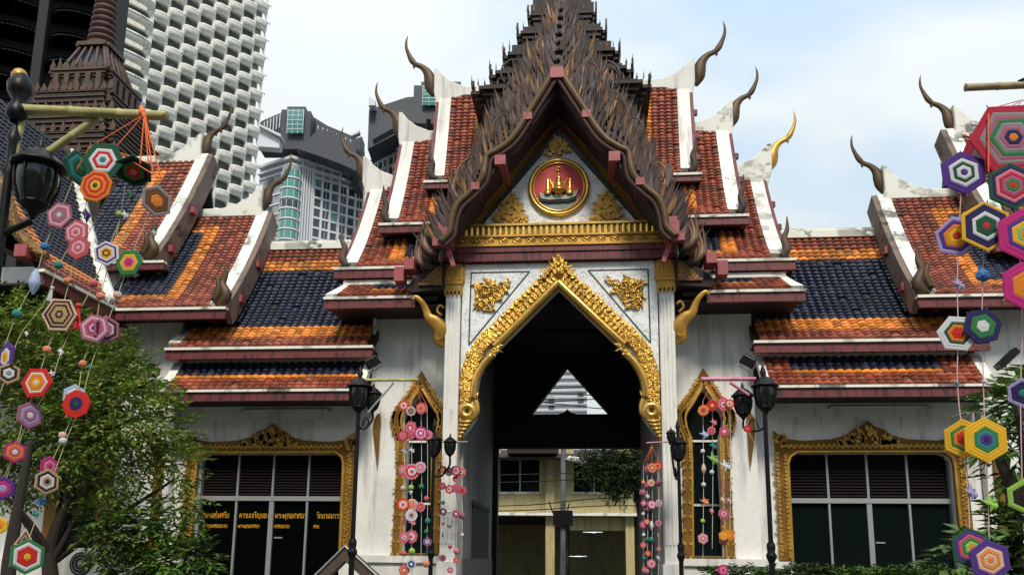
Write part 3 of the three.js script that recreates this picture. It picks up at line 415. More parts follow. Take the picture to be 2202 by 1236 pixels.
// ---- nested gable layers carrying rows of leaf finials, up to the spire
{
  const mats = [M.brown, M.brown2, M.brown, M.brownGold, M.brownViolet, M.brown2, M.brownViolet], r = rng(99); let left = 300; const rest = mats.map(() => []);
  const leafAt = (x, y, z, rot, k, tilt) => {
    const g = FN[Math.floor(r() * 3)], q = Math.floor(r() * mats.length), o = new THREE.Mesh(g, mats[q]); o.position.set(x, y, z); o.rotation.set(tilt, 0, rot); o.rotation.order = 'ZXY'; o.scale.set(k, k * (0.9 + 0.3 * r()), k); o.updateMatrix();
    if (left > 0) { o.name = 'leaf_finial'; o.castShadow = o.receiveShadow = true; gate.add(o); left--; } else rest[q].push([g, o.matrix.clone()]);
  };
  const inner = [[0, 11.35], [0.5, 10.58], [0.95, 9.95], [1.4, 9.55], [1.75, 8.85], [2.1, 8.3], [2.35, 7.75]], outer = [[0, 14.3], [0.42, 13.5], [0.9, 12.6], [1.5, 11.55], [2.02, 10.25], [2.5, 8.95], [3.2, 7.25]];
  const N = 9, layer = (k) => inner.map((p, i) => [lerp(p[0], outer[i][0], k / (N - 1)), lerp(p[1], outer[i][1], k / (N - 1))]);
  for (let k = 0; k < N; k++) {
    const z = lerp(0.78, -1.15, k / (N - 1));
    for (const s of [-1, 1]) {
      const c = curve(mir(layer(k), s), 80), c2 = curve(mir(layer(Math.max(0, k - 1.4)), s), 80);
      const pts = [...c.filter((_, i) => i % 4 === 0).map((p) => [p.x, p.y - 0.05]), ...c2.filter((_, i) => i % 4 === 0).reverse().map((p) => [p.x, p.y - (k ? 0.1 : 0.35)])];
      mesh('gable_layer', [ext(pts, z - 0.28, z - 0.04), tube(c.map((p) => v3(p.x, p.y - 0.04, z - 0.02)), 0.055, 5)], k % 2 ? M.brown : M.brownViolet, gate);
      let d = 0; const step = 0.115;
      for (let i = 1; i < c.length; i++) { d += c[i].distanceTo(c[i - 1]); if (d > step) { d = 0; const a = Math.atan2(c[i].y - c[i - 1].y, s * (c[i].x - c[i - 1].x)); leafAt(c[i].x, c[i].y - 0.06, z + 0.02 + 0.03 * r(), -s * (0.20 + 0.32 * (r() - 0.5) + (i > 64 ? 0.25 : 0)), 0.72 + 0.45 * r() + (i > 60 ? 0.3 : 0), -0.05 + 0.2 * r()); } }
      if (k % 2) { // upturned naga tails at the feet of the layer
        const e = c[c.length - 1], e2 = c[58];
        for (const [q, kk] of [[e, 1], [e2, 0.8]]) for (let t = 0; t < 3; t++) mesh('naga_tail', tube(curve([[q.x - s * 0.1, q.y - 0.1, z + 0.08], [q.x + s * (0.10 + 0.05 * t), q.y - 0.06 + 0.05 * t, z + 0.14], [q.x + s * (0.16 + 0.05 * t), q.y + 0.2 * kk, z + 0.12], [q.x + s * (0.08 + 0.08 * t), q.y + (0.42 + 0.1 * t) * kk, z + 0.1]], 10), [0.06, 0.075, 0.05, 0.01], 6, 0.6), t === 1 ? M.brownGold : M.brown2, gate);
      }
    }
  }
  for (let k = 0; k < 14; k++) { const s = k % 2 ? 1 : -1, y = 8 + r() * 4.4, x = s * (0.35 + (12.6 - y) * 0.42 + (r() - 0.5) * 0.5), z = 0.95 - (y - 7) * 0.12 + r() * 0.2, c = 0.5 + r() * 0.6; mesh('curled_tendril', tube(curve([[x, y, z], [x + s * 0.10 * c, y + 0.22 * c, z + 0.05], [x + s * 0.02, y + 0.48 * c, z + 0.04], [x - s * 0.16 * c, y + 0.62 * c, z], [x - s * 0.24 * c, y + 0.52 * c, z]], 12), [0.022, 0.022, 0.016, 0.006], 5), k % 3 ? M.brownViolet : M.brownGold, gate); }
  // spire: square redented tiers with cornices and antefix leaves
  const sp = [[11.9, 2.02, 12.4], [12.5, 1.66, 13.0], [13.15, 1.38, 13.75], [13.9, 1.08, 14.4], [14.55, 0.84, 15.3], [15.4, 0.68, 16.1], [16.2, 0.56, 17.0], [17.1, 0.44, 18.0], [18.1, 0.3, 19.4], [19.5, 0.18, 21.5]];
  const body = [], corn = [], SZ = -3.0;
  sp.forEach(([y, h, y1], k) => {
    body.push(bx(-h * 0.86, h * 0.86, y - 0.8, y1, SZ - h * 0.86, SZ + h * 0.86), bx(-h * 0.94, h * 0.94, y - 0.5, y1, SZ - h * 0.6, SZ + h * 0.6), bx(-h * 0.6, h * 0.6, y - 0.5, y1, SZ - h * 0.94, SZ + h * 0.94));
    for (let q = 0; q < 3; q++) { const e = h * (0.93 + q * 0.045), yy = y - 0.02 + q * 0.11; corn.push(bx(-e, e, yy, yy + 0.08, SZ - e * 0.9, SZ + e * 0.9), bx(-e * 0.9, e * 0.9, yy + 0.002, yy + 0.084, SZ - e - 0.003, SZ + e + 0.003)); }
    if (k < 7) { const top = y + 0.31, nn = Math.max(6, Math.round(h / 0.075)); for (let i = 0; i <= nn; i++) { const x = lerp(-h, h, i / nn); leafAt(x, top, SZ + h, 0, (i === 0 || i === nn ? 0.5 : 0.3 + 0.2 * r()), 0.05); if (i && i < nn) for (const s of [-1, 1]) if (i > nn / 2 - 1) { const g = FL[i % 3].clone().rotateY(PI / 2); rest[0].push([FL[i % 3], new THREE.Matrix4().makeRotationY(PI / 2).scale(v3(0.5, 0.5, 0.8)).setPosition(s * h, top, SZ + x)]); } } }
  });
  mesh('spire_body', body, M.spireDark, gate); mesh('spire_cornices', corn, M.spireDark, gate);
  rest.forEach((list, q) => { for (const g of [...FL, ...FN]) { const l = list.filter((e) => e[0] === g); if (!l.length) continue; const o = new THREE.InstancedMesh(g, mats[q], l.length); l.forEach((e, i) => o.setMatrixAt(i, e[1])); o.name = 'leaf_finial_rows'; o.userData.kind = 'stuff'; o.castShadow = o.receiveShadow = true; gate.add(o); } });
  // forward-facing spire dormers (dark mouths between the leaves)
  for (const [y, w, h, z] of [[12.3, 0.3, 0.55, -0.55], [13.5, 0.26, 0.5, -1.2], [14.5, 0.2, 0.42, -1.9]]) { const d = mesh('spire_dormer', ext([[-w, y], [w, y], [w * 0.5, y + h * 0.55], [0, y + h], [-w * 0.5, y + h * 0.55]], z - 0.2, z + 0.22, 0.02), M.brown2, gate); mesh('dormer_mouth', ext([[-w * 0.6, y + 0.02], [w * 0.6, y + 0.02], [0, y + h * 0.7]], z + 0.22, z + 0.232), M.black, d); }
}

// ---------------------------------------------------------------- low wings either side of the gate
// Thai letters as pen strokes in a unit box (x 0..w, y 0 top .. 1 base)
const TH = {
  'ส': [0.6, [[.12, .55], [.05, .45], [.15, .35], [.22, .5], [.05, .62], [.05, 1]], [[.05, .3], [.3, .15], [.5, .3], [.5, 1]], [[.3, .5], [.5, .6]], [[.45, .2], [.6, .05]]],
  'ถ': [0.6, [[.2, .75], [.08, .85], [.2, 1], [.25, .8], [.1, .45], [.1, .3], [.3, .15], [.5, .3], [.5, 1]]], 'า': [0.4, [[.05, .35], [.2, .2], [.32, .35], [.32, 1]]],
  'น': [0.6, [[.05, .25], [.15, .2], [.15, 1], [.4, .75], [.5, .85], [.45, 1]], [[.5, .15], [.5, .8]]], 'ง': [0.5, [[.25, .2], [.35, .3], [.25, .38], [.35, .4], [.35, 1], [.05, .65]]],
  'เ': [0.22, [[.08, .15], [.08, .9], [.18, 1]]], 'ร': [0.45, [[.1, .35], [.2, .2], [.38, .28]], [[.1, .4], [.35, .5], [.35, .95], [.25, 1]]], 'ม': [0.65, [[.08, .2], [.15, .3], [.15, .85], [.08, .95]], [[.15, .95], [.5, .95], [.5, .15]]],
  'ค': [0.6, [[.1, 1], [.1, .35], [.3, .15], [.5, .35], [.5, 1]], [[.12, .8], [.3, .5], [.36, .62]]], 'ว': [0.45, [[.1, .3], [.25, .15], [.38, .3], [.38, .95], [.25, 1]]], 'จ': [0.5, [[.1, .35], [.25, .15], [.4, .35], [.35, 1], [.15, .65], [.3, .6]]],
  'ญ': [0.85, [[.1, 1], [.1, .35], [.25, .15], [.42, .35], [.42, 1], [.75, 1], [.75, .15]], [[.6, 1.18], [.75, 1.2]]], 'ข': [0.55, [[.1, .2], [.2, .3], [.12, .45], [.15, .95], [.45, .95], [.45, .15]]], 'อ': [0.55, [[.1, .55], [.2, .5], [.1, .45], [.12, .2], [.45, .2], [.45, 1], [.1, 1], [.1, .6]]],
  'พ': [0.7, [[.08, .2], [.15, 1], [.33, .4], [.5, 1], [.6, .15]]], 'ะ': [0.35, [[.08, .4], [.2, .45], [.3, .3]], [[.08, .8], [.2, .85], [.3, .7]]], 'ท': [0.6, [[.08, .2], [.15, .3], [.15, 1]], [[.15, .45], [.4, .15], [.5, .3], [.5, 1]]], 'ธ': [0.5, [[.1, .3], [.25, .15], [.42, .2]], [[.1, .45], [.42, .5], [.42, 1], [.1, 1], [.1, .6]]],
  'ศ': [0.6, [[.1, 1], [.1, .35], [.3, .2], [.5, .35], [.5, 1]], [[.2, .75], [.3, .5]], [[.45, .2], [.6, .05]]], 'ด': [0.6, [[.2, .6], [.12, .8], [.1, 1], [.1, .35], [.3, .15], [.5, .35], [.5, 1]]], 'ย': [0.6, [[.2, .2], [.1, .3], [.2, .5], [.1, .65], [.15, 1], [.5, 1], [.5, .15]]], 'ก': [0.55, [[.12, 1], [.12, .55], [.2, .45], [.1, .35], [.3, .15], [.48, .35], [.48, 1]]], 'โ': [0.3, [[.25, -.2], [.1, -.15], [.1, .9], [.2, 1]]],
  'ั': [0, [[-.35, -.1], [-.25, -.15], [-.1, -.1], [-.05, -.25]]], 'ิ': [0, [[-.4, -.05], [-.25, -.2], [-.05, -.05], [-.4, -.05]]], '่': [0, [[-.12, -.3], [-.12, -.1]]], 'ุ': [0, [[-.15, 1.1], [-.05, 1.12], [-.05, 1.3]]], ' ': [0.5],
};
function thai(lines, w, h) {
  const c = document.createElement('canvas'); c.width = w; c.height = h; const g = c.getContext('2d'); g.fillStyle = '#030606'; g.fillRect(0, 0, w, h); g.strokeStyle = '#d59a2c'; g.lineJoin = g.lineCap = 'round';
  for (const [txt, x, y, size, lw] of lines) { let px = x; g.lineWidth = lw; for (const ch of txt) { const l = TH[ch]; if (!l) continue; for (const st of l.slice(1)) { g.beginPath(); st.forEach(([a, b], i) => (i ? g.lineTo(px + a * size, y + b * size) : g.moveTo(px + a * size, y + b * size))); g.stroke(); } px += l[0] * size * 1.08; } }
  const t = new THREE.CanvasTexture(c); t.colorSpace = THREE.SRGBColorSpace; return t;
}
const wings = {};
for (const s of [-1, 1]) {
  const L = s < 0, wing = thing('temple_wing', L ? 'low white wing left of the gate with gold Thai lettering on its glass doors' : 'low white wing right of the gate, its dark glass doors without lettering', 'building', 'low tiled wings beside the gate');
  wings[s] = wing;
  const ax = s * 4.0, bxx = s * 8.4, cx = s * 6.26, hw = 1.61;
  // wall with the doorway cut out, rounded upper corners
  const hole = [[cx - hw, 0.02], [cx - hw, 3.6], [cx - hw + 0.06, 3.74], [cx - hw + 0.2, 3.8], [cx + hw - 0.2, 3.8], [cx + hw - 0.06, 3.74], [cx + hw, 3.6], [cx + hw, 0.02]];
  mesh('wall', [ext([[ax, 0], [bxx, 0], [bxx, 5.75], [ax, 5.75]], -1.5, -1.2, 0, [hole]), bx(bxx, s * 8.2, 0, 5.7, -5.6, -1.5)], M.plaster, wing);
  mesh('plinth', [bx(ax, cx - s * (hw + 0.12), 0, 1.62, -1.2, -0.92), bx(cx + s * (hw + 0.12), bxx, 0, 1.62, -1.2, -0.92)], M.cleanWhite, wing);
  // doors: louvred transom over dark glass, steel frame
  const door = mesh('glass_doors', bx(cx - hw, cx + hw, 0, 3.85, -1.50, -1.44), L ? phys([1, 1, 1], { specularIntensity: 0.12, map: thai([['สถานส่งเสริม', 18, 70, 44, 5], ['ความเจริญของ', 352, 70, 44, 5], ['พระพุทธศาสนา', 672, 70, 44, 5], ['วัดยานนาวา', 1040, 70, 44, 5], ['โรงเรียนสอนธรรม', 30, 168, 30, 4], ['พระพุทธศาสนา', 348, 168, 30, 4], ['ศาสนธรรม', 672, 168, 30, 4], ['สากล', 1020, 168, 30, 4]], 1288, 1536), roughness: 0.3 }) : M.darkGlass, wing, L);
  if (L) { // lettering plane: uv from position
    const g = door.geometry, p = g.attributes.position, uv = g.attributes.uv; for (let i = 0; i < p.count; i++) uv.setXY(i, (p.getX(i) - (cx - hw)) / (2 * hw), (p.getY(i) - (2.72 - 3.84)) / 3.84);
  }
  const fr = [bx(cx - hw, cx + hw, 2.80, 2.90, -1.44, -1.36)];
  mesh('transom_bar', fr, M.steel, door);
  for (const k of [-1, 0, 1]) { const x = cx + k * 0.79; mesh('mullion', [bx(x - (k ? 0.022 : 0.05), x + (k ? 0.022 : 0.05), 0, 2.8, -1.44, -1.375), bx(x - 0.022, x + 0.022, 2.9, 3.8, -1.44, -1.38)], M.steel, door); }
  for (const k of [-1, 1]) mesh('jamb', bx(cx + k * hw - 0.03, cx + k * hw + 0.03, 0, 3.66, -1.45, -1.30), M.steel, door);
  for (let b = 0; b < 4; b++) { const x0 = cx - hw + 0.06 + b * 0.79, sl = []; for (let k = 0; k < 14; k++) sl.push(bx(x0, x0 + 0.72, -0.022, 0.022, -0.006, 0.006).rotateX(-0.7).translate(0, 2.95 + k * 0.062, -1.41)); tag(mesh('louvre_slats', sl, M.slat, door), null, null, null, 'stuff'); }
  mesh('door_handle', bx(cx + 0.09, cx + 0.27, 2.0, 2.03, -1.44, -1.41), M.steel, door);
  // gilded carved surround with crest
  const so = [[-hw - 0.27, 1.64], [-hw - 0.25, 3.6], [-hw - 0.28, 4.26], [-hw - 0.10, 4.10], [-hw + 0.3, 4.05], [-0.75, 4.08], [-0.45, 4.16], [-0.30, 4.28], [-0.14, 4.33], [0, 4.46], [0.14, 4.33], [0.30, 4.28], [0.45, 4.16], [0.75, 4.08], [hw - 0.3, 4.05], [hw + 0.10, 4.10], [hw + 0.28, 4.26], [hw + 0.25, 3.6], [hw + 0.27, 1.64]].map((p) => [cx + p[0], p[1]]);
  const si = [[hw, 1.64], [hw - 0.01, 3.58], [hw - 0.06, 3.72], [hw - 0.2, 3.79], [-hw + 0.2, 3.79], [-hw + 0.06, 3.72], [-hw + 0.01, 3.58], [-hw, 1.64]].map((p) => [cx + p[0], p[1]]);
  const sur = mesh('gilded_surround', ext([...so, ...si], -1.2, -1.10, 0.015), M.goldOld, wing);
  mesh('surround_moulding', tube(si.map((p) => v3(p[0] + (p[0] > cx ? 0.03 : -0.03), p[1] + (p[1] > 3.75 ? 0.03 : 0), -1.11)), 0.035, 6), M.goldFrame, sur);
  const orn = [], r = rng(60 + s);
  for (let k = 0; k < 46; k++) { const x = lerp(-0.55, 0.55, r()), lim = 4.40 - Math.abs(x) * 0.55; orn.push(FL[k % 3].clone().scale(0.5, 0.32, 0.9).rotateZ(-x * 1.6 + (r() - 0.5)).translate(cx + x, lerp(3.9, lim - 0.12, r()), -1.10)); }
  for (const k of [-1, 1]) for (let i = 0; i < 10; i++) orn.push(FL[i % 3].clone().scale(0.45, 0.3, 0.8).rotateZ(k * -0.5 + (r() - 0.5)).translate(cx + k * (hw + 0.13) + (r() - 0.5) * 0.2, 3.85 + r() * 0.28, -1.10));
  for (const k of [-1, 1]) for (let i = 0; i < 52; i++) orn.push(FL[i % 3].clone().scale(0.36, 0.22, 0.8).rotateZ((i % 2 ? 1 : -1) * 1.0 + (r() - 0.5) * 0.6).translate(cx + k * (hw + 0.15 + (i % 2 ? 0.05 : -0.05)), 1.7 + (i / 52) * 2.1, -1.105));
  for (let i = 0; i < 60; i++) orn.push(FL[i % 3].clone().scale(0.36, 0.22, 0.8).rotateZ(1.57 + (i % 2 ? 1 : -1) * 0.8).translate(cx + lerp(-hw, hw, (i + 0.5) / 60), 3.92 + (i % 2 ? 0.05 : -0.03), -1.105));
  mesh('carved_leaves', orn, M.goldFrame, sur);
  mesh('conduit', [tube([v3(cx - 0.75, 4.72, -1.18), v3(cx - 0.7, 4.78, -1.18), v3(cx + 1.2, 4.78, -1.18), v3(cx + 1.28, 4.72, -1.18)], 0.02, 5)], M.steel, wing);
  // lower eave strip
  const P1 = prof(-0.24, 5.02, -0.86, 5.72, 0.12), r1 = mesh('lower_roof', [sheet(P1, s * 4.05, s * 8.36, -0.14, -0.03, 0, 1, 4)], M.deck, wing);
  tiles(wing, r1, P1, s * 4.16, s * 8.26, 0.172, 0.125, (cf, tf, i, n, j, m) => (L ? (j < 3 ? 'red' : j < 4 ? 'orange' : 'navy') : i < 3 || i > n - 5 || j < 3 ? 'red' : j < 4 ? 'orange' : 'navy'), 0, 0.98, 130);
  each('verge', [sheet(P1, s * 8.22, s * 8.42, -0.08, 0.08, 0.0, 1, 4), sheet(P1, s * 4.03, s * 4.17, -0.08, 0.06, 0, 1, 4)], M.trimWhite, wing);
  mesh('ridge_band', [bx(s * 4.0, s * 8.2, 5.70, 5.90, -1.2, -0.84)], M.trimWhite, wing);
  const f1 = mesh('eave_board', [bx(s * 4.03, s * 8.42, 4.83, 4.96, -0.26, -0.17), bx(s * 4.03, s * 8.42, 4.77, 4.85, -0.24, -0.14)], M.red, wing);
  mesh('drip_edge', bx(s * 4.02, s * 8.44, 4.96, 5.01, -0.26, -0.125), M.trimWhite, f1);
  mesh('soffit', bx(s * 4.05, s * 8.4, 4.84, 4.88, -1.2, -0.26), M.soffit, wing);
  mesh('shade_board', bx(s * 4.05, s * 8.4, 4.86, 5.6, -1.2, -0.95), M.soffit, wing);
  // main roof
  const P2 = prof(-0.52, 6.02, RZ, 9.15, 0.26), r2 = mesh('roof', [sheet(P2, s * 3.95, s * 8.46, -0.16, -0.03), sheet({ p: (t) => { const a = P2.p(t); return [2 * RZ - a[0], a[1]]; } }, s * 3.95, s * 8.46, 0, 0.1)], M.deck, wing);
  tiles(wing, r2, P2, (t) => s * lerp(4.06, 4.06, t), s * 8.4, 0.172, 0.125, (cf, tf) => (tf < 0.10 ? 'red' : tf < 0.22 ? 'orange' : tf < 0.80 ? 'navy' : tf < 0.895 ? 'orange' : 'red'), 0, 0.985, 170);
  mesh('ridge_cap', [bx(s * 4.6, s * 8.3, 9.10, 9.26, RZ - 0.2, RZ + 0.16), bx(s * 4.6, s * 8.3, 9.25, 9.34, RZ - 0.12, RZ + 0.1)], M.trimWhite, wing);
  const f2 = mesh('eave_board', [bx(s * 3.93, s * 8.48, 5.80, 5.94, -0.56, -0.46), bx(s * 3.93, s * 8.48, 5.74, 5.82, -0.54, -0.43)], M.red, wing);
  mesh('drip_edge', bx(s * 3.92, s * 8.49, 5.94, 5.995, -0.56, -0.41), M.trimWhite, f2);
  mesh('soffit', bx(s * 3.95, s * 8.46, 5.92, 5.95, -1.3, -0.56), M.soffit, wing);
  mesh('verge', [sheet(P2, s * 8.18, s * 8.44, -0.06, 0.10, 0.01, 0.16, 4)], M.trimWhite, wing);
  if (L) mesh('downpipe', rod(v3(-4.03, 4.9, -0.94), v3(-4.03, 7.0, -0.94), 0.045, 8), M.trimWhite, wing);
}

// ---------------------------------------------------------------- taller halls beyond the wings, gables towards the gate
for (const s of [-1, 1]) {
  const L = s < 0, hall = thing('temple_hall', L ? 'tall tiled temple hall at the far left, brown tiered spire over its roofs' : 'tall tiled temple hall at the far right behind the hanging yarn hexagons', 'building', 'taller halls beyond the wings');
  mesh('wall', [bx(s * 8.42, s * 16, 0, 6.75, -1.3, -1.0), bx(s * 8.42, s * 8.7, 0, 6.75, -5.6, -1.3), bx(s * 9.7, s * 16, 6.7, 8.2, -5.0, -1.25)], M.plaster, hall);
  mesh('plinth', bx(s * 8.42, s * 16, 0, 1.5, -1.0, -0.8), M.cleanWhite, hall);
  const nx = s * 10.4, w = mesh('niche_window', bx(nx - 0.5, nx + 0.5, 1.7, 4.6, -1.02, -0.99), M.darkGlass, hall);
  mesh('gilded_frame', [bx(nx - 0.72, nx - 0.46, 1.5, 4.7, -1.0, -0.9), bx(nx + 0.46, nx + 0.72, 1.5, 4.7, -1.0, -0.9), ext([[nx - 0.72, 4.7], [nx + 0.72, 4.7], [nx, 5.5]], -1.0, -0.9)], M.goldOld, w);
  const gold2 = bx(s * 8.55, s * 8.75, 1.64, 4.0, -1.0, -0.93); mesh('gilded_strip', gold2, M.goldOld, hall);
  const tiers = [
    { P: prof(-0.32, 6.86, RZ, 10.12, 0.26), xb: 7.20, xt: 7.42, xo: L ? 10.05 : 10.6, ch: [7.56, 10.62], ridge: 10.1, fy: 6.6, field: [5, 2, 3, 2, 3, 2], tip: 0.84 },
    { P: prof(-1.0, 8.2, RZ, 11.75, 0.24), xb: 9.30, xt: 9.12, xo: L ? 11.4 : 13.5, ch: [9.28, 12.1], ridge: 11.6, fy: 7.62, field: [4, 2, 3, 2, 2, 2], tip: 0.86 },
  ];
  tiers.forEach((q, k) => {
    const ex = (t) => s * lerp(q.xb, q.xt, t), [cr, co, tr, to, br, bo] = q.field;
    const roof = mesh('roof', [sheet(q.P, ex, s * q.xo, -0.16, -0.03), sheet({ p: (t) => { const a = q.P.p(t); return [2 * RZ - a[0], a[1]]; } }, ex, s * q.xo, 0, 0.1)], M.deck, hall);
    tiles(hall, roof, q.P, (t) => s * (lerp(q.xb, q.xt, t) + 0.26), (t) => s * (lerp(q.xb, q.xt, t) + (q.xo - q.xb)), 0.168, 0.125, (cf, tf, i, n, j, m) => (i < cr || j < br || m - 1 - j < tr ? 'red' : i < cr + co || j < br + bo || m - 1 - j < tr + to ? 'orange' : 'navy'), 0, 0.97, 150);
    mesh('verge', [sheet(q.P, ex, (t) => s * (lerp(q.xb, q.xt, t) + 0.28), -0.1, 0.08, 0.0, 1, 16), ext(mir([[q.ch[0] + 0.02, q.ch[1] - 0.4], [q.ch[0] + 0.01, q.ch[1] + 0.24], [q.ch[0] + 0.12, q.ch[1] + 0.18], [q.ch[0] + 0.34, q.ch[1] - 0.1], [q.ch[0] + 0.7, q.ch[1] - 0.3], [q.ch[0] + 1.05, q.ridge + 0.13], [q.xo, q.ridge + 0.12], [q.xo, q.ridge - 0.1], [q.xt + 0.3, q.ridge - 0.1], [q.xt + 0.26, q.ridge - 0.3], [q.xt, q.ridge - 0.55]], s), RZ - 0.16, RZ + 0.17, 0.02)], M.trimWhite, hall);
    mesh('bargeboard', [sheet(q.P, (t) => s * (lerp(q.xb, q.xt, t) - 0.12), ex, -0.42, 0.05, 0, 1, 14)], M.barge, hall);
    const gab = []; for (let i = 0; i <= 8; i++) { const a = q.P.p(i / 8); gab.push([-a[0], a[1] - 0.22]); } for (let i = 7; i >= 0; i--) { const a = q.P.p(i / 8); gab.push([-(2 * RZ - a[0]), a[1] - 0.22]); }
    mesh('gable_wall', ext(gab, -0.03, 0.03).rotateY(PI / 2).translate(s * (q.xb + 0.42), 0, 0), M.red, hall);
    for (const t of [0.25, 0.62]) { const a = frame(q.P, t); mesh('purlin_end', bx(s * (lerp(q.xb, q.xt, t) - 0.2), s * (q.xb + 0.5), a.p[1] - 0.36, a.p[1] - 0.2, a.p[0] - 0.12, a.p[0] + 0.08), M.redBlock, hall); }
    mesh('horn_finial', chofaGeo(-s, q.tip).map((g) => g.translate(s * q.ch[0], q.ch[1] - 0.08, RZ)), M.bronze, hall);
    const e = q.P.p(0), fx = k ? 9.0 : 7.1;
    if (!k) {
      const fa = mesh('eave_board', [bx(s * fx, s * q.xo, 6.63, 6.77, -0.34, -0.24), bx(s * fx, s * q.xo, 6.57, 6.65, -0.32, -0.21)], M.red, hall);
      mesh('drip_edge', bx(s * (fx - 0.01), s * q.xo, 6.77, 6.825, -0.34, -0.19), M.trimWhite, fa);
      mesh('soffit', bx(s * (fx + 0.05), s * q.xo, 6.72, 6.755, -2.6, -0.34), M.soffit, hall);
    } else { const fa = mesh('eave_board', [bx(s * (L ? 8.95 : 9.0), s * (L ? 10.6 : 13.5), 7.95, 8.1, -1.04, -0.92)], M.red, hall); mesh('drip_edge', bx(s * 8.94, s * (L ? 10.6 : 13.5), 8.1, 8.155, -1.05, -0.89), M.trimWhite, fa); mesh('soffit', bx(s * 9.0, s * (L ? 10.6 : 13.5), 8.0, 8.04, -2.4, -1.04), M.soffit, hall); }
    mesh('tail_finial', [tube(curve(mir([[q.xb + 0.12, e[1] - 0.02], [q.xb - 0.06, e[1] + 0.22], [q.xb + 0.05, e[1] + 0.5], [q.xb - 0.02, e[1] + 0.72], [q.xb, e[1] + 1.05]], s), 14).map((p) => p.setZ(e[0] + 0.04)), [0.08, 0.14, 0.10, 0.06, 0.01], 6, 0.7), tube(curve(mir([[q.xb + 0.2, e[1] + 0.1], [q.xb + 0.1, e[1] + 0.4], [q.xb + 0.2, e[1] + 0.7]], s), 8).map((p) => p.setZ(e[0] + 0.06)), [0.08, 0.07, 0.01], 6, 0.7)], M.bronze, hall);
  });
  if (L) {
    // forward-facing cross gable at the left: its right slope falls to an eave along z
    const X = (t) => lerp(-9.75, -12.9, t), Y = (t) => 6.95 + 4.9 * ((1 - 0.2) * t + 0.2 * t * t);
    const g = new THREE.Group(); const n = 14, cgT = [];
    const slope = (h) => { const pos = [], idx = []; for (let i = 0; i <= n; i++) for (const z of [-0.2 - 2.7 * (i / n), 2.1]) pos.push(X(i / n), Y(i / n) + h, z); for (let i = 0; i < n; i++) { const q = i * 2; idx.push(q, q + 1, q + 2, q + 1, q + 3, q + 2); } const b = new THREE.BufferGeometry(); b.setAttribute('position', new THREE.Float32BufferAttribute(pos, 3)); b.setIndex(idx); b.computeVertexNormals(); return b; };
    const cr = mesh('cross_roof', [slope(0), slope(-0.1)], M.deck, hall);
    const tg = tileGeo(0.17, 0.22), list = { red: [], orange: [], navy: [] }; let budget = 60;
    for (let j = 0; j < 32; j++) for (let i = 0; i < 30; i++) { const t = j / 32, z = 2.05 - i * 0.166; if (z < -0.1 - 2.7 * t) continue; const e = 0.01, Yv = v3(X(t + e) - X(t), Y(t + e) - Y(t), 0).normalize(), Xv = v3(0, 0, -1), Zv = Xv.clone().cross(Yv), m4 = new THREE.Matrix4().makeBasis(Xv, Yv, Zv).setPosition(X(t), Y(t) + 0.02, z); list[j < 2 || i < 2 ? 'red' : j < 4 || i < 4 ? 'orange' : 'navy'].push(m4); }
    for (const c in list) { const o = new THREE.InstancedMesh(tg, TILE[c][c === 'navy' ? 3 : 1], list[c].length); list[c].forEach((m, i) => o.setMatrixAt(i, m)); o.name = 'tile_field'; o.userData.kind = 'stuff'; cr.add(o); }
    mesh('eave_board', [bx(-9.72, -9.6, 6.62, 6.80, -0.3, 2.2), bx(-9.7, -9.56, 6.56, 6.66, -0.3, 2.2)], M.red, hall); mesh('drip_edge', bx(-9.75, -9.54, 6.80, 6.86, -0.3, 2.25), M.trimWhite, hall);
    mesh('soffit', bx(-16, -9.7, 6.6, 6.64, -1.0, 2.1), M.soffit, hall);
    const zz = (t) => -0.2 - 2.7 * t; mesh('valley', tube(Array.from({ length: 8 }, (_, i) => v3(X(i / 7) + 0.05, Y(i / 7) + 0.05, zz(i / 7))), 0.16, 6, 1), M.trimWhite, hall);
    mesh('naga_barge', tube(curve([[-12.9, 12.1, 2.2], [-12.2, 10.9, 2.2], [-11.5, 9.9, 2.2], [-11.2, 9.3, 2.2], [-10.6, 8.5, 2.2], [-10.2, 7.6, 2.2], [-9.6, 7.1, 2.2]], 20), 0.11, 6), M.bronzeGold, hall);
    mesh('horn_finial', tube(curve([[-12.95, 11.9, 0.6], [-13.2, 12.6, 1.2], [-13.75, 13.1, 1.9], [-14.1, 13.5, 2.2]], 12), [0.16, 0.12, 0.08, 0.02], 6), M.cleanWhite, hall);
    for (const [x, y] of [[-11.2, 8.9], [-10.5, 7.9], [-10.0, 7.2]]) mesh('purlin_end', bx(x - 0.12, x + 0.12, y - 0.12, y + 0.12, 1.6, 2.35), M.redBlock, hall);
    // tiered spire over the crossing
    const C = at(206, 200, -4.6), sx = C.x, sz = -4.6, yv = (v) => at(206, v, -4.6).y - 0.35, body = [], blue = [], corn = [], r = rng(17), leaf = [];
    const sq = (h, y0, y1, list) => { list.push(bx(sx - h, sx + h, y0, y1, sz - h * 0.86, sz + h * 0.86), bx(sx - h * 0.86, sx + h * 0.86, y0, y1 - 0.002, sz - h, sz + h)); };
    for (let k = 0; k < 5; k++) { const v0 = 470 - k * 52, h = 2.15 - k * 0.25; sq(h, yv(v0) - 0.6, yv(v0 - 40), body); for (let q = 0; q < 8; q++) sq(h + 0.03 + (q % 2) * 0.06 - q * 0.01, yv(v0 - 4 - q * 5.5), yv(v0 - 4 - q * 5.5) + 0.035, corn); for (let i = 0; i <= 12; i++) leaf.push(FL[i % 3].clone().scale(0.8, 0.6, 1).translate(lerp(sx - h, sx + h, i / 12), yv(v0 - 44), sz + h)); }
    sq(0.82, yv(238), yv(168), body);
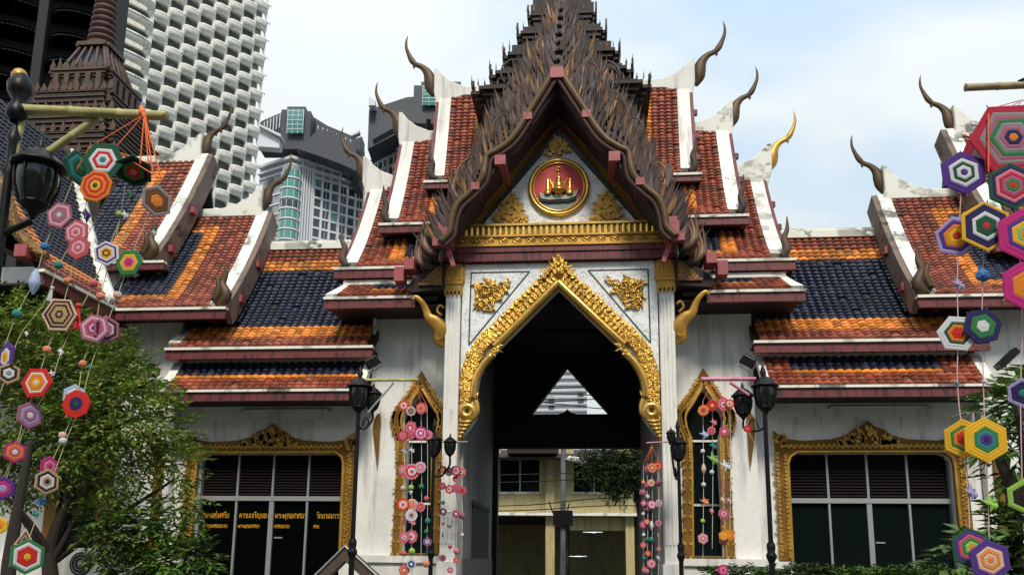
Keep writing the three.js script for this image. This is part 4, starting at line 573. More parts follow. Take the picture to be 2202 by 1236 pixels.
    for (let k = 0; k < 4; k++) { const b = (k / 4) * 2 * PI; for (let i = -2; i <= 2; i++) { const g = bx(-0.07, 0.07, 0, yv(172) - yv(232), 0, 0.12).translate(i * 0.31, yv(232), 0.82).rotateY(b); g.translate(sx, 0, sz); corn.push(g); } }
    for (const [v, h] of [[240, 1.14], [234, 1.06], [228, 1.0], [222, 0.92], [176, 0.86], [171, 0.9], [165, 0.94], [159, 0.8]]) sq(h, yv(v), yv(v) + 0.08, corn);
    for (let i = 0; i <= 8; i++) leaf.push(FL[i % 3].clone().scale(0.8, 0.6, 1).translate(lerp(sx - 0.8, sx + 0.8, i / 8), yv(160), sz + 0.85), FL[i % 3].clone().scale(0.9, 0.7, 1).translate(lerp(sx - 1.05, sx + 1.05, i / 8), yv(238), sz + 1.05));
    const bell = new THREE.CylinderGeometry(0.36 * 1.41, 0.72 * 1.41, yv(92) - yv(160), 4, 1).rotateY(PI / 4).translate(sx, (yv(92) + yv(160)) / 2, sz); blue.push(bell);
    for (let k = 0; k < 4; k++) for (let i = -2; i <= 2; i++) { const a = v3(i * 0.34, yv(160), 0.74), b = v3(i * 0.17, yv(92), 0.38), m4 = new THREE.Matrix4().makeRotationY((k * PI) / 2); const g = rod(a, b, 0.055, 5).applyMatrix4(m4); g.translate(sx, 0, sz); corn.push(g); }
    sq(0.5, yv(94), yv(86), corn); const y0 = yv(86), ringsP = []; for (let k = 0; k < 26; k++) { const rr = 0.40 * (1 - k / 30), y = y0 + k * 0.2; ringsP.push([rr * 0.78, y], [rr, y + 0.06], [rr, y + 0.13], [rr * 0.78, y + 0.19]); }
    const root = mesh('spire', body, M.spireDark, hall);
    mesh('spire_bell', blue, M.mosaicBlue, root); mesh('spire_cornices', corn, M.brown2, root); mesh('spire_rings', lathe(ringsP, 20).translate(sx, 0, sz), std([0.12, 0.06, 0.05], { map: T.wear }), root); mesh('spire_leaves', leaf, M.brown2, root);
  }
}

// ---------------------------------------------------------------- high-rises behind
{
  // white tower: staggered cup-shaped balconies over shaded recesses
  const A = far(172, 300, 133), B = far(556, 300, 158), dir = v3(B.x - A.x, 0, B.z - A.z).normalize(), ang = Math.atan2(-dir.z, dir.x);
  const tw = thing('balcony_tower', 'white high-rise covered in staggered rounded balconies at upper left', 'building'); tw.position.set(A.x, 0, A.z); tw.rotation.y = ang;
  const LEN = Math.hypot(B.x - A.x, B.z - A.z), FH = 3.7, BW = 2.75, S0 = 10.6, NC = 8;
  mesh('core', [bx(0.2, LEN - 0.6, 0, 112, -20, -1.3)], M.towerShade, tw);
  const cup = (w, d) => { // rounded parapet bowl with thick rim
    const pos = [], idx = [], N = 12, prof = [[0.5, -0.62], [0.8, -0.42], [0.97, -0.05], [1.0, 0.38], [1.07, 0.42], [1.07, 0.66], [0.9, 0.66]];
    for (const [k, y] of prof) for (let i = 0; i <= N; i++) { const a = (i / N) * PI; const x = -cos(a), z = Math.pow(sin(a), 0.55); pos.push(x * w * 0.5 * Math.min(1.04, k * 0.55 + 0.47), y, z * d * k); }
    for (let j = 0; j < prof.length - 1; j++) for (let i = 0; i < N; i++) { const q = j * (N + 1) + i; idx.push(q, q + 1, q + N + 1, q + 1, q + N + 2, q + N + 1); }
    const g = new THREE.BufferGeometry(); g.setAttribute('position', new THREE.Float32BufferAttribute(pos, 3)); g.setIndex(idx); g.computeVertexNormals(); return metreUV(plain(g));
  };
  const slits = (w, n) => metreUV(join(Array.from({ length: n }, (_, i) => bx(-0.07, 0.07, 0.12, 0.55, -0.02, 0.03).translate((i - (n - 1) / 2) * 0.34, 0, 0.0))));
  const c1 = cup(BW * 0.98, 0.82), cL = cup(8.6, 1.5), sl1 = slits(BW, 4), sl2 = slits(8, 16);
  const wallG = (w) => metreUV(plain(ext([[-w / 2, -0.9], [w / 2, -0.9], [w / 2, 2.8], [-w / 2, 2.8]], -0.5, 0, 0, [[[-w * 0.43, 0.6], [w * 0.38, 0.6], [w * 0.42, 1.1], [w * 0.43, 2.2], [w * 0.36, 2.66], [w * 0.2, 2.74], [-w * 0.43, 2.74]]])));
  const w1 = wallG(BW), wL = metreUV(plain(ext([[-4.4, -0.9], [4.5, -0.9], [4.5, 2.8], [-4.4, 2.8]], -0.5, 0, 0, [[[-4.3, 0.6], [3.6, 0.6], [4.1, 1.2], [4.0, 2.2], [3.3, 2.66], [-4.3, 2.74]]])));
  const put = (g, n, x, y, z, mat, p) => { const o = new THREE.Mesh(g, mat); o.name = n; o.position.set(x, y, z); p.add(o); return o; };
  for (let f = 12; f < 29; f++) {
    for (let c = 0; c < NC; c++) {
      const x = S0 + c * BW, y = f * FH + (c % 2 ? FH / 2 : 0), turn = Math.max(0, c - 5.2), z = -0.42 * turn * turn * 0.55;
      put(w1, 'bay_wall', x, y, z - 0.05 * (c % 2), M.towerWhite, tw); const b = put(c1, 'balcony', x, y, z - 0.1, M.towerWhite, tw);
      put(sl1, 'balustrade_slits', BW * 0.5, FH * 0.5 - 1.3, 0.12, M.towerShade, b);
    }
    put(wL, 'bay_wall', 4.8, f * FH + 0.9, -0.02, M.towerWhite, tw); const b = put(cL, 'balcony', 4.9, f * FH + 0.9, -0.1, M.towerWhite, tw); put(sl2, 'balustrade_slits', 0, 0.1, 1.50, M.towerShade, b);
  }
  mesh('lower_wall', bx(0.2, LEN - 0.8, 0, 44, -1.3, -0.2), M.towerWhite, tw); mesh('end_wall', [bx(LEN - 0.9, LEN - 0.2, 0, 112, -20, -1.6), bx(-0.3, 0.5, 0, 112, -20, 0.9)], M.towerWhite, tw);
  mesh('corner_steps', Array.from({ length: 34 }, (_, i) => bx(-0.9, 0.5, 40 + i * 1.85, 40.8 + i * 1.85, -1, 1.2)), M.towerWhite, tw);
}
{
  // unlit concrete tower with wide curved balconies, far left
  const P = far(60, 300, 100), t = thing('dark_tower', 'dark grey high-rise with wide curved balconies cut off by the left edge', 'building'); t.position.set(P.x, 0, P.z); t.rotation.y = 0.42;
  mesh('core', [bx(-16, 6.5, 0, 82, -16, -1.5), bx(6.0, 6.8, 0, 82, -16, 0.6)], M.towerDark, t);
  const slab = (w, d) => { const pts = []; for (let i = 0; i <= 16; i++) { const a = (i / 16) * PI; pts.push([-cos(a) * w / 2, Math.pow(sin(a), 0.8) * d]); } return pts; };
  const ring = (w, d, y0, y1, th) => { const o = slab(w, d), i = slab(w - th * 2, d - th).reverse(); return ext([...o, ...i], 0, y1 - y0).rotateX(-PI / 2).scale(1, 1, -1).translate(0, y0, 0); };
  for (let f = 8; f < 25; f++) for (const x of [-11.4, -3.6, 3.4]) {
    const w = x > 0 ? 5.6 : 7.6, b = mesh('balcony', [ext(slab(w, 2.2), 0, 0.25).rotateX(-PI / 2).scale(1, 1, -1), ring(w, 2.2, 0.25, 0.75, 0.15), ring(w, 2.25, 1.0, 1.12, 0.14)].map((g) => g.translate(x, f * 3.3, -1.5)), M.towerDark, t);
    const sl = []; for (let k = 1; k < 22; k++) { const a = (k / 22) * PI; sl.push(bx(-0.06, 0.06, 0.75, 1.0, -0.06, 0.06).translate(x - cos(a) * (w / 2 - 0.1), f * 3.3, -1.5 + Math.pow(sin(a), 0.8) * 2.1)); } tag(mesh('balusters', sl, M.towerDark, b), null, null, null, 'stuff');
  }
  for (const x of [-7.5, -0.0]) mesh('pier', bx(x - 0.5, x + 0.5, 0, 82, -1.5, 0.9), M.towerDark, t);
}
function apartment(label, uC, uE, uO, vCorn, depth, ratio, s, rowsShown, crown) {
  // corner block: curved glazed corner, gridded main face receding to side s, plain flank on the other side; crown given in surveyed blocks
  const C = far(uC, 600, depth), E = far(uE, 600, depth * ratio), O = far(uO, 600, depth * 1.03), t = thing('apartment_tower', label, 'building', 'grey apartment high-rises behind the gate');
  const Hc = far(uC, vCorn, depth).y, FH = 3.05;
  t.position.set(C.x, 0, C.z);
  const fr = (P) => { const d = v3(P.x - C.x, 0, P.z - C.z); return [d.length(), Math.atan2(-d.z, d.x)]; };
  const [len, a] = fr(E), [lo, b] = fr(O), mA = new THREE.Matrix4().makeRotationY(a), mB = new THREE.Matrix4().makeRotationY(b);
  const bz = (x0, x1, y0, y1, z0, z1) => bx(x0, x1, y0, y1, s * z0, s * z1).applyMatrix4(mA), bo = (x0, x1, y0, y1, z0, z1) => bx(x0, x1, y0, y1, -s * z0, -s * z1).applyMatrix4(mB);
  const put = (g, n, mat, m4, p) => { const o = new THREE.Mesh(g, mat); o.name = n; o.applyMatrix4(m4); p.add(o); return o; };
  const nC = 6, x0 = 7.2, cw = (len - x0) / nC, rows = Math.floor((Hc - 2.4) / FH);
  const body = mesh('main_face', bz(0, len, 0, Hc, -9, -0.35), M.aptWall, t), flank = mesh('left_face', bo(0, lo, 0, Hc, -9, -0.35), M.aptWall, t);
  const piers = [], sills = []; for (let c = 0; c <= nC; c++) piers.push(bz(x0 + c * cw - 0.3, x0 + c * cw + 0.3, 0, Hc, -0.36, c === 3 ? 0.3 : 0.05));
  for (const x of [3.4, 4.1, 4.9, 5.7, 6.5]) piers.push(bz(x - 0.2, x + 0.2, 0, Hc + 0.4, -0.36, 0.45));
  for (let f = rows - rowsShown; f <= rows; f++) { sills.push(bz(x0, len, f * FH - 0.45, f * FH + 0.15, -0.36, 0.0)); sills.push(bo(1.5, lo, f * FH - 0.3, f * FH + 0.15, -0.36, -0.1)); }
  mesh('piers', piers, M.aptTrim, body); tag(mesh('floor_bands', sills, M.aptTrim, body), null, null, null, 'stuff');
  mesh('cornice', [bz(-0.4, len + 0.4, Hc - 2.6, Hc - 2.0, -1, 0.75), bz(-0.4, len + 0.4, Hc - 0.5, Hc + 0.3, -1, 0.6), bo(-0.2, lo + 0.2, Hc - 2.6, Hc - 2.0, -1, 0.5), bo(-0.2, lo + 0.2, Hc - 0.5, Hc + 0.3, -1, 0.55)], M.aptTrim, body);
  const wg = metreUV(plain(bx(-cw * 0.33, cw * 0.33, 0.35, FH - 0.7, s * -0.2, s * 0.12))), wm = metreUV(plain(bx(-0.07, 0.07, 0.35, FH - 0.7, s * 0.1, s * 0.18)));
  for (let f = rows - rowsShown; f < rows; f++) {
    for (let c = 0; c < nC; c++) { const w = put(wg, 'window', hash(c, f, 3) > 0.82 ? M.aptGreen : M.aptGlass, mA.clone().multiply(new THREE.Matrix4().makeTranslation(x0 + (c + 0.5) * cw, f * FH, s * -0.36)), body); if (c % 2) { const o = new THREE.Mesh(wm, M.aptTrim); o.name = 'mullion'; o.applyMatrix4(w.matrix.clone().compose(w.position, w.quaternion, w.scale)); body.add(o); } }
    put(metreUV(plain(bx(-1.1, 1.1, 0.35, FH - 0.7, -s * -0.2, -s * 0.12))), 'window', M.aptGlass, mB.clone().multiply(new THREE.Matrix4().makeTranslation(lo * 0.62, f * FH, -s * -0.36)), flank);
  }
  const bay = mesh('corner_bay', new THREE.CylinderGeometry(2.7, 2.7, Hc - 3, 20).translate(0, (Hc - 3) / 2, -0.9), M.aptWall, t), bg = metreUV(plain(new THREE.CylinderGeometry(2.8, 2.8, FH * 0.66, 20, 1, true))), bs = metreUV(plain(new THREE.CylinderGeometry(2.95, 2.95, 0.45, 20))), bm = metreUV(join(Array.from({ length: 10 }, (_, k) => bx(-0.07, 0.07, -FH * 0.33, FH * 0.33, 2.75, 2.9).rotateY(k * 0.628))));
  for (let f = rows - rowsShown; f < rows; f++) { const o = new THREE.Mesh(bg, f % 4 ? M.aptGreen : M.aptGlass); o.name = 'bay_window'; o.position.set(0, f * FH + 1.4, -0.9); bay.add(o); const m = new THREE.Mesh(bm, M.aptTrim); m.name = 'mullion'; m.position.copy(o.position); bay.add(m); const q = new THREE.Mesh(bs, M.aptTrim); q.name = 'bay_sill'; q.position.set(0, f * FH, -0.9); bay.add(q); }
  // set-back crown: slate blocks, sloping roofs, tall green stair window
  const loc = (u, v, d) => far(u, v, d).sub(t.position), slabAt = (pts, d, th) => { const base = loc(pts[0][0], pts[0][1], d), ax = RT0.clone(), sh = pts.map(([u, v]) => { const p = loc(u, v, d).sub(base); return [p.dot(ax), p.y]; }); return ext(sh, -th, 0).rotateY(YAW).translate(base.x, base.y, base.z); };
  const cr = mesh('crown', crown.dark.map(([pts, dd, th]) => slabAt(pts, depth + dd, th)), M.aptRoof, t);
  (crown.fins ?? []).forEach(([u0, v0, u1, v1, n2, dd]) => mesh('crown_fins', Array.from({ length: n2 }, (_, k) => { const u = lerp(u0, u1, k / (n2 - 1)), v = lerp(v0, v1, k / (n2 - 1)); return slabAt([[u - 0.9, v + 34], [u + 0.9, v + 34], [u + 0.9, v], [u - 0.9, v]], depth + dd, 0.5); }), M.aptTrim, cr));
  crown.pale.forEach(([pts, dd, th]) => mesh('penthouse', slabAt(pts, depth + dd, th), M.aptTrim, cr));
  crown.green.forEach(([u0, v0, u1, v1, dd]) => { mesh('stair_window', slabAt([[u0, v1], [u1, v1], [u1, v0], [u0, v0]], depth + dd, 0.3), M.aptGreen, cr); const bars = []; for (let k = 0; k <= 3; k++) { const u = lerp(u0, u1, k / 3); bars.push(slabAt([[u - 0.6, v1], [u + 0.6, v1], [u + 0.6, v0], [u - 0.6, v0]], depth + dd - 0.4, 0.2)); } for (let k = 1; k < 6; k++) { const v = lerp(v0, v1, k / 6); bars.push(slabAt([[u0, v + 0.6], [u1, v + 0.6], [u1, v - 0.6], [u0, v - 0.6]], depth + dd - 0.6, 0.2)); } mesh('glazing_bars', bars, M.aptTrim, cr); });
}
apartment('grey apartment high-rise with green glass corner, left of the gate roofs', 610, 774, 540, 312, 235, 1.062, 1, 22, {
  dark: [[[[552, 312], [552, 268], [558, 255], [612, 228], [612, 312]], 12, 8], [[[600, 320], [600, 226], [612, 226], [612, 219], [652, 219], [652, 230], [664, 230], [664, 320]], 8, 10], [[[660, 345], [660, 235], [700, 262], [745, 282], [773, 296], [773, 372], [720, 350]], 14, 8], [[[634, 318], [660, 300], [682, 272], [715, 280], [765, 312], [768, 372], [735, 356], [690, 338]], 4, 6], [[[756, 400], [756, 290], [774, 282], [774, 402]], 13, 5]],
  pale: [[[[551, 314], [551, 270], [566, 276], [600, 298], [600, 318]], 3, 3], [[[552, 268], [552, 264], [604, 290], [604, 296]], 2.6, 4], [[[752, 290], [772, 278], [772, 284], [756, 292]], 10, 2]], green: [[616, 228, 650, 286, 7.5]], fins: [[566, 258, 600, 240, 6, 11.4], [672, 262, 752, 296, 9, 13.4]] });
apartment('grey apartment high-rise rising partly hidden behind the gate roofs', 896, 790, 990, 246, 235, 1.066, -1, 17, {
  dark: [[[[790, 320], [790, 226], [818, 216], [872, 196], [960, 190], [960, 262], [880, 262], [850, 285]], 6, 9], [[[888, 256], [888, 175], [904, 175], [904, 166], [990, 166], [990, 256]], 2, 8], [[[800, 300], [820, 250], [868, 206], [915, 240], [915, 262], [868, 258]], -3, 3]],
  pale: [[[[792, 226], [792, 205], [806, 214], [806, 226]], 5, 3]], green: [[908, 178, 950, 226, 1.6]] });

// ---------------------------------------------------------------- across the street, seen through the passage
{
  const Z = -25, p = (u, v, z = Z) => at(u, v, z), Y = (v) => p(1230, v).y, X = (u) => p(u, 1050).x;
  const sh = thing('shophouse', 'yellow two-storey shophouse across the street seen through the passage', 'building');
  mesh('wall', [bx(-14, 16, Y(1105), Y(1060), Z - 0.3, Z), bx(-14, X(1075), Y(1060), Y(955), Z - 0.3, Z), bx(X(1160), X(1234), Y(1060), Y(955), Z - 0.3, Z - 0.001), bx(X(1322), 16, Y(1060), Y(955), Z - 0.3, Z), bx(-14, 16, Y(985), 6.6, Z - 0.32, Z - 0.01), bx(-14, 16, 0, 7, -36, -35.5)], M.yellowWall, sh);
  for (const [a, b] of [[1174, 1193], [1344, 1362], [1052, 1066]]) mesh('pillar', bx(X(a), X(b), 0, Y(960), Z - 0.4, Z + 0.25), M.yellowWall, sh);
  mesh('floor_ledge', bx(-14, 16, Y(1110), Y(1104), Z, Z + 0.7), M.trimWhite, sh);
  mesh('fascia', bx(X(1225), X(1362), Y(1140), Y(1112), Z - 0.3, Z - 0.02), M.yellowWall, sh);
  for (const [a, b] of [[1075, 1160], [1234, 1322]]) { const w = mesh('window', bx(X(a), X(b), Y(1059), Y(986), Z - 0.25, Z - 0.2), M.darkGlass, sh); mesh('sill', bx(X(a) - 0.05, X(b) + 0.05, Y(1062), Y(1058), Z - 0.2, Z + 0.12), M.trimWhite, w); mesh('mullion', bx(X((a + b) / 2) - 0.04, X((a + b) / 2) + 0.04, Y(1059), Y(986), Z - 0.2, Z - 0.14), M.steel, w); }
  mesh('shop_interior', [bx(-14, 16, 0, 0.1, -35.5, Z), bx(-14, 16, Y(1110), Y(1104), -35.5, Z - 0.3), bx(X(1206), X(1215), 0, Y(1112), -35, Z - 0.3)], std([0.05, 0.045, 0.04]), sh);
  mesh('roof', [ext([[-1.8, 6.35], [2, 7.2], [6, 7.4], [11, 6.6], [11, 6.4], [2, 6.5]], -14, 16).rotateY(PI / 2).translate(0, 0, Z)], M.deck, sh);
  const sc = []; for (let i = 0; i < 16; i++) sc.push(new THREE.CylinderGeometry(0.11, 0.11, 2.4, 6, 1).rotateX(PI / 2 - 0.2).translate(X(1100) + i * 0.15, Y(966), Z + 1.1)); mesh('awning', sc, M.trimWhite, sh);
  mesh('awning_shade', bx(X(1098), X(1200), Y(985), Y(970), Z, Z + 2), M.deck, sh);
  // lit tubes in the shop
  for (const [a, b, v, z] of [[1254, 1296, 1144, -29], [1224, 1262, 1196, -31]]) { const A = p(a, v, z), B = p(b, v, z); mesh('lamp_tube', rod(A, B, 0.02, 6), std([0.9, 0.9, 0.9], { emissive: new THREE.Color(0xe8f4ff), emissiveIntensity: 1.1 }), sh); const l = new THREE.PointLight(0xe8f4ff, 0.5, 9); l.position.set((A.x + B.x) / 2, A.y - 0.12, A.z + 0.1); l.castShadow = true; scene.add(l); }
  const pole = thing('utility_pole', 'slim grey utility pole with a street lamp arm standing across the road', 'utility pole'), pz = -18.5, P = (u, v) => p(u, v, pz);
  mesh('pole', rod(v3(P(1210, 1200).x, 0, pz), v3(P(1212, 970).x, P(1212, 900).y, pz), 0.11, 8), M.concretePole ?? std([0.16, 0.17, 0.18], { map: T.concrete }), pole);
  mesh('lamp_head', [tube([P(1212, 985), P(1225, 990), P(1240, 990)], 0.04, 6)], M.steel, pole); mesh('lamp_cover', new THREE.CapsuleGeometry(0.13, 0.55, 4, 10).rotateZ(1.4).translate(P(1240, 989).x, P(1240, 989).y, pz), std([0.6, 0.6, 0.56]), pole);
  mesh('transformer', [bx(P(1190, 1150).x, P(1232, 1150).x, P(1190, 1130).y, P(1190, 1098).y, pz - 0.3, pz + 0.25), rod(P(1180, 1078), P(1196, 1120), 0.03), rod(P(1224, 1082), P(1218, 1110), 0.03)], M.iron, pole);
  const r = rng(12), order = ['topmost', 'second from top', 'third from top', 'fourth from top', 'fifth from top', 'sixth from top', 'second lowest', 'lowest']; let ci = 0;
  for (const [v, sag] of [[834, 3], [848, -3], [862, 5], [872, -8], [1018, 2], [1032, 4], [1078, 8], [1092, 5]]) { const z = -17.6 - r(); const c = thing('overhead_cable', 'thin black overhead cable across the street, ' + order[ci++] + ' of those seen through the passage', 'cable', 'overhead cables across the street'); mesh('cable', tube(curve([[-9, p(1210, v + 12, z).y, z], [p(1130, v, z).x, p(1130, v + sag, z).y, z], [p(1320, v, z).x, p(1320, v - sag, z).y, z], [11, p(1210, v + 10, z).y, z]], 20), 0.022, 5), M.iron, c); }
  // pale building filling the gable opening
  const wb = thing('pale_building', 'pale grey building glimpsed through the triangular opening', 'building'), wz = -60, q = (u, v) => at(u, v, wz);
  mesh('wall', bx(q(1100, 880).x, q(1262, 880).x, 0, q(1200, 700).y, wz - 10, wz), M.aptTrim, wb);
  for (let k = 0; k < 12; k++) mesh('ledge', bx(q(1100, 880).x, q(1263, 880).x, q(1200, 900 - k * 14).y, q(1200, 900 - k * 14).y + 0.16, wz, wz + 0.25), M.aptWall, wb);
  for (const [u, v] of [[1186, 865], [1249, 858], [1186, 930], [1249, 930]]) mesh('window', bx(q(u - 6, v).x, q(u + 6, v).x, q(u, v + 14).y, q(u, v - 12).y, wz, wz + 0.1), M.aptRoof, wb);
}

// ---------------------------------------------------------------- trees and shrubs
function leafGeo(l, w) { const g = new THREE.BufferGeometry(); g.setAttribute('position', new THREE.Float32BufferAttribute([0, 0, 0, -w / 2, 0.012, l * 0.45, w / 2, 0.012, l * 0.45, 0, -l * 0.1, l, 0, -0.01, l * 0.45], 3)); g.setIndex([0, 4, 1, 0, 2, 4, 1, 4, 3, 4, 2, 3]); g.computeVertexNormals(); return plain(g); }
const LGX = leafGeo(0.55, 0.26), LG = { small: leafGeo(0.13, 0.042), mid: leafGeo(0.17, 0.06), big: leafGeo(0.24, 0.09) };
// crown of sprays: each spray is a short drooping twig with leaves along it
function crown(name, parent, centres, n, per, geo, cols, seed, spread = 0.2) {
  const r = rng(seed), im = new THREE.InstancedMesh(geo, M.leaf, n * per), d = new THREE.Object3D(), c = new THREE.Color(); let k = 0;
  const tot = centres.reduce((a, q) => a + q[3] ** 2 * (q[4] ?? 1), 0);
  for (let i = 0; i < n; i++) {
    let pick = r() * tot, q = centres[0]; for (const e of centres) { pick -= e[3] ** 2 * (e[4] ?? 1); if (pick <= 0) { q = e; break; } }
    const th = r() * 6.283, ph = Math.acos(2 * r() - 1), rad = q[3] * Math.pow(r(), 0.45), dirv = v3(sin(ph) * cos(th), cos(ph), sin(ph) * sin(th)), o = v3(q[0], q[1], q[2]).addScaledVector(dirv, rad);
    const tw = dirv.clone().add(v3((r() - 0.5) * 1.2, (r() - 0.35) * 0.9, (r() - 0.5) * 1.2)).normalize(), tone = 0.55 + 0.9 * vnoise(o.x * 2.3 + 9, o.y * 2.3 + o.z * 1.3, seed), col = cols[Math.floor(r() * cols.length)];
    for (let j = 0; j < per; j++) {
      const a = j * 2.4, p = o.clone().addScaledVector(tw, (j / per) * spread * 1.6); p.y -= (j / per) ** 2 * spread * 0.5;
      const side = v3(cos(a), 0.25 * sin(a * 1.7) - 0.15, sin(a)).addScaledVector(tw, 0.7).normalize();
      d.position.copy(p); d.up.set(r() - 0.5, 1, r() - 0.5).normalize(); d.lookAt(p.clone().add(side)); d.scale.setScalar(0.7 + 0.6 * r()); d.updateMatrix(); im.setMatrixAt(k, d.matrix);
      const f = tone * (0.75 + 0.5 * r()); im.setColorAt(k, c.setRGB(col[0] * f, col[1] * f, col[2] * f)); k++;
    }
  }
  im.name = name; im.castShadow = im.receiveShadow = true; im.userData.kind = 'stuff'; parent.add(im); return im;
}
const limb = (pts, rad, n = 10) => tube(curve(pts, n), rad, 7);
const GREEN = [[0.16, 0.25, 0.035], [0.21, 0.30, 0.05], [0.11, 0.19, 0.03], [0.27, 0.30, 0.07]];
{
  const q = (u, v, z, r, w) => { const p = at(u, v, z); return [p.x, p.y, p.z, r, w]; };
  const t = thing('leafy_tree', 'bushy small-leaved tree in front of the left hall', 'tree'), b = at(110, 1240, 3.2);
  mesh('trunk', [limb([[b.x, 0, b.z], [b.x + 0.05, 0.9, b.z], [b.x - 0.05, 1.7, b.z + 0.05], [b.x + 0.15, 2.5, b.z]], [0.17, 0.14, 0.11, 0.07])], M.bark, t);
  for (const e of [[-1.2, 3.6, 0.2], [0.9, 3.4, 0.3], [1.9, 2.9, -0.2], [0.2, 4.3, -0.3], [-0.5, 2.6, 0.8]]) mesh('limb', limb([[b.x, 1.5, b.z], [b.x + e[0] * 0.4, 2.1, b.z + e[2] * 0.5], [b.x + e[0], e[1], b.z + e[2]]], [0.07, 0.045, 0.02]), M.bark, t);
  crown('crown', t, [q(60, 760, 3.0, 0.95), q(170, 830, 3.2, 0.9), q(250, 790, 3.0, 0.55), q(260, 900, 3.4, 0.75), q(50, 900, 3.4, 0.9), q(150, 960, 3.2, 0.8), q(340, 930, 3.0, 0.55), q(380, 1000, 3.0, 0.42), q(240, 1020, 3.2, 0.45), q(20, 1020, 3.4, 0.5), q(300, 850, 2.8, 0.42), q(230, 740, 3.0, 0.32, 0.7), q(400, 1080, 3.0, 0.3, 0.8), q(120, 720, 2.8, 0.5)], 2050, 9, LG.small, GREEN, 201, 0.22);
  const t2 = thing('mossy_tree', 'yellow-green tree crown behind the leafy tree at the left edge', 'tree'), b2 = at(30, 1240, 5);
  mesh('trunk', limb([[b2.x, 0, b2.z], [b2.x - 0.1, 1.5, b2.z], [b2.x, 3.2, b2.z]], [0.12, 0.1, 0.05]), M.bark, t2);
  crown('crown', t2, [q(30, 690, 1.2, 0.62), q(100, 700, 1.4, 0.5), q(160, 715, 1.4, 0.42), q(-30, 720, 1.4, 0.7), q(60, 770, 1.4, 0.6), q(200, 760, 1.4, 0.4)], 900, 9, LG.small, [[0.17, 0.19, 0.025], [0.14, 0.165, 0.022], [0.2, 0.18, 0.04]], 202, 0.2);
  const low = thing('low_shrub', 'bright green leafy shrub low beside the left hall wall', 'shrub');
  mesh('stems', limb([[at(300, 1240, 3.6).x, 0, 3.6], [at(300, 1240, 3.6).x, 0.9, 3.6], [at(310, 1210, 3.6).x, 1.5, 3.6]], [0.05, 0.035, 0.015]), M.bark, low);
  crown('foliage', low, [q(290, 1230, 3.6, 0.32), q(370, 1215, 3.6, 0.28), q(340, 1130, 3.4, 0.3, 0.6), q(250, 1150, 3.6, 0.32, 0.6), q(420, 1200, 3.4, 0.18), q(220, 1120, 3.6, 0.3, 0.5)], 330, 9, LG.mid, [[0.11, 0.21, 0.02], [0.11, 0.19, 0.03], [0.05, 0.10, 0.02]], 203, 0.2);
  const f = thing('ficus_tree', 'broad-leaved tree with a bare brown trunk at the right edge', 'tree'), fb = at(2178, 1240, 4.5);
  mesh('trunk', limb([[fb.x + 0.1, 0, 4.5], [fb.x + 0.05, 1.3, 4.5], [at(2178, 1050, 4.5).x, at(2178, 1050, 4.5).y, 4.5], [at(2150, 980, 4.5).x, at(2150, 980, 4.5).y, 4.5], [at(2172, 900, 4.5).x, at(2172, 900, 4.5).y, 4.5]], [0.12, 0.1, 0.09, 0.06, 0.03]), M.bark, f);
  crown('crown', f, [q(2170, 890, 4.4, 0.34), q(2195, 850, 4.4, 0.3), q(2150, 930, 4.4, 0.16, 0.7), q(2200, 970, 4.4, 0.3), q(2150, 1030, 4.4, 0.1, 0.6), q(2150, 1130, 4.6, 0.2), q(2195, 1150, 4.6, 0.32), q(2100, 1210, 4.8, 0.24, 0.8), q(2050, 1215, 4.8, 0.2, 0.7), q(2190, 1225, 4.6, 0.3)], 210, 8, LG.big, [[0.075, 0.14, 0.03], [0.11, 0.20, 0.045], [0.16, 0.27, 0.06]], 204, 0.22);
  const h = thing('clipped_hedge', 'low clipped green hedge in front of the right wing', 'hedge');
  mesh('hedge_core', bx(at(1540, 1230, 0.6).x, at(2010, 1230, 0.6).x, 0, 1.33, 0.1, 1.1), std([0.02, 0.035, 0.01]), h);
  const cs = []; for (let i = 0; i < 34; i++) cs.push([lerp(at(1530, 1228, 0.6).x, at(2030, 1228, 0.6).x, i / 33), 1.28, 0.6 + 0.4 * (hash(i, 1, 2) - 0.5), 0.2]);
  crown('foliage', h, cs, 700, 8, LG.small, [[0.06, 0.12, 0.02], [0.08, 0.15, 0.025]], 205, 0.12);
}

{
  const q = (u, v, z, r, w) => { const p = at(u, v, z); return [p.x, p.y, p.z, r, w]; }, t = thing('street_tree', 'dark street tree with leaning trunk beyond the right side of the passage', 'tree'), P = (u, v) => at(u, v, -15).toArray();
  mesh('trunk', limb([[P(1386, 1236)[0], 0, -15], P(1384, 1150), P(1376, 1080), P(1362, 1030), P(1340, 1000)], [0.24, 0.2, 0.16, 0.1, 0.05]), M.bark, t);
  crown('crown', t, [q(1330, 1010, -15, 0.9), q(1370, 990, -15, 0.9), q(1295, 990, -15, 0.6), q(1345, 1045, -15, 0.5, 0.7), q(1270, 1000, -15, 0.5)], 700, 9, LG.mid, [[0.03, 0.06, 0.015], [0.045, 0.08, 0.02]], 206, 0.3);
}

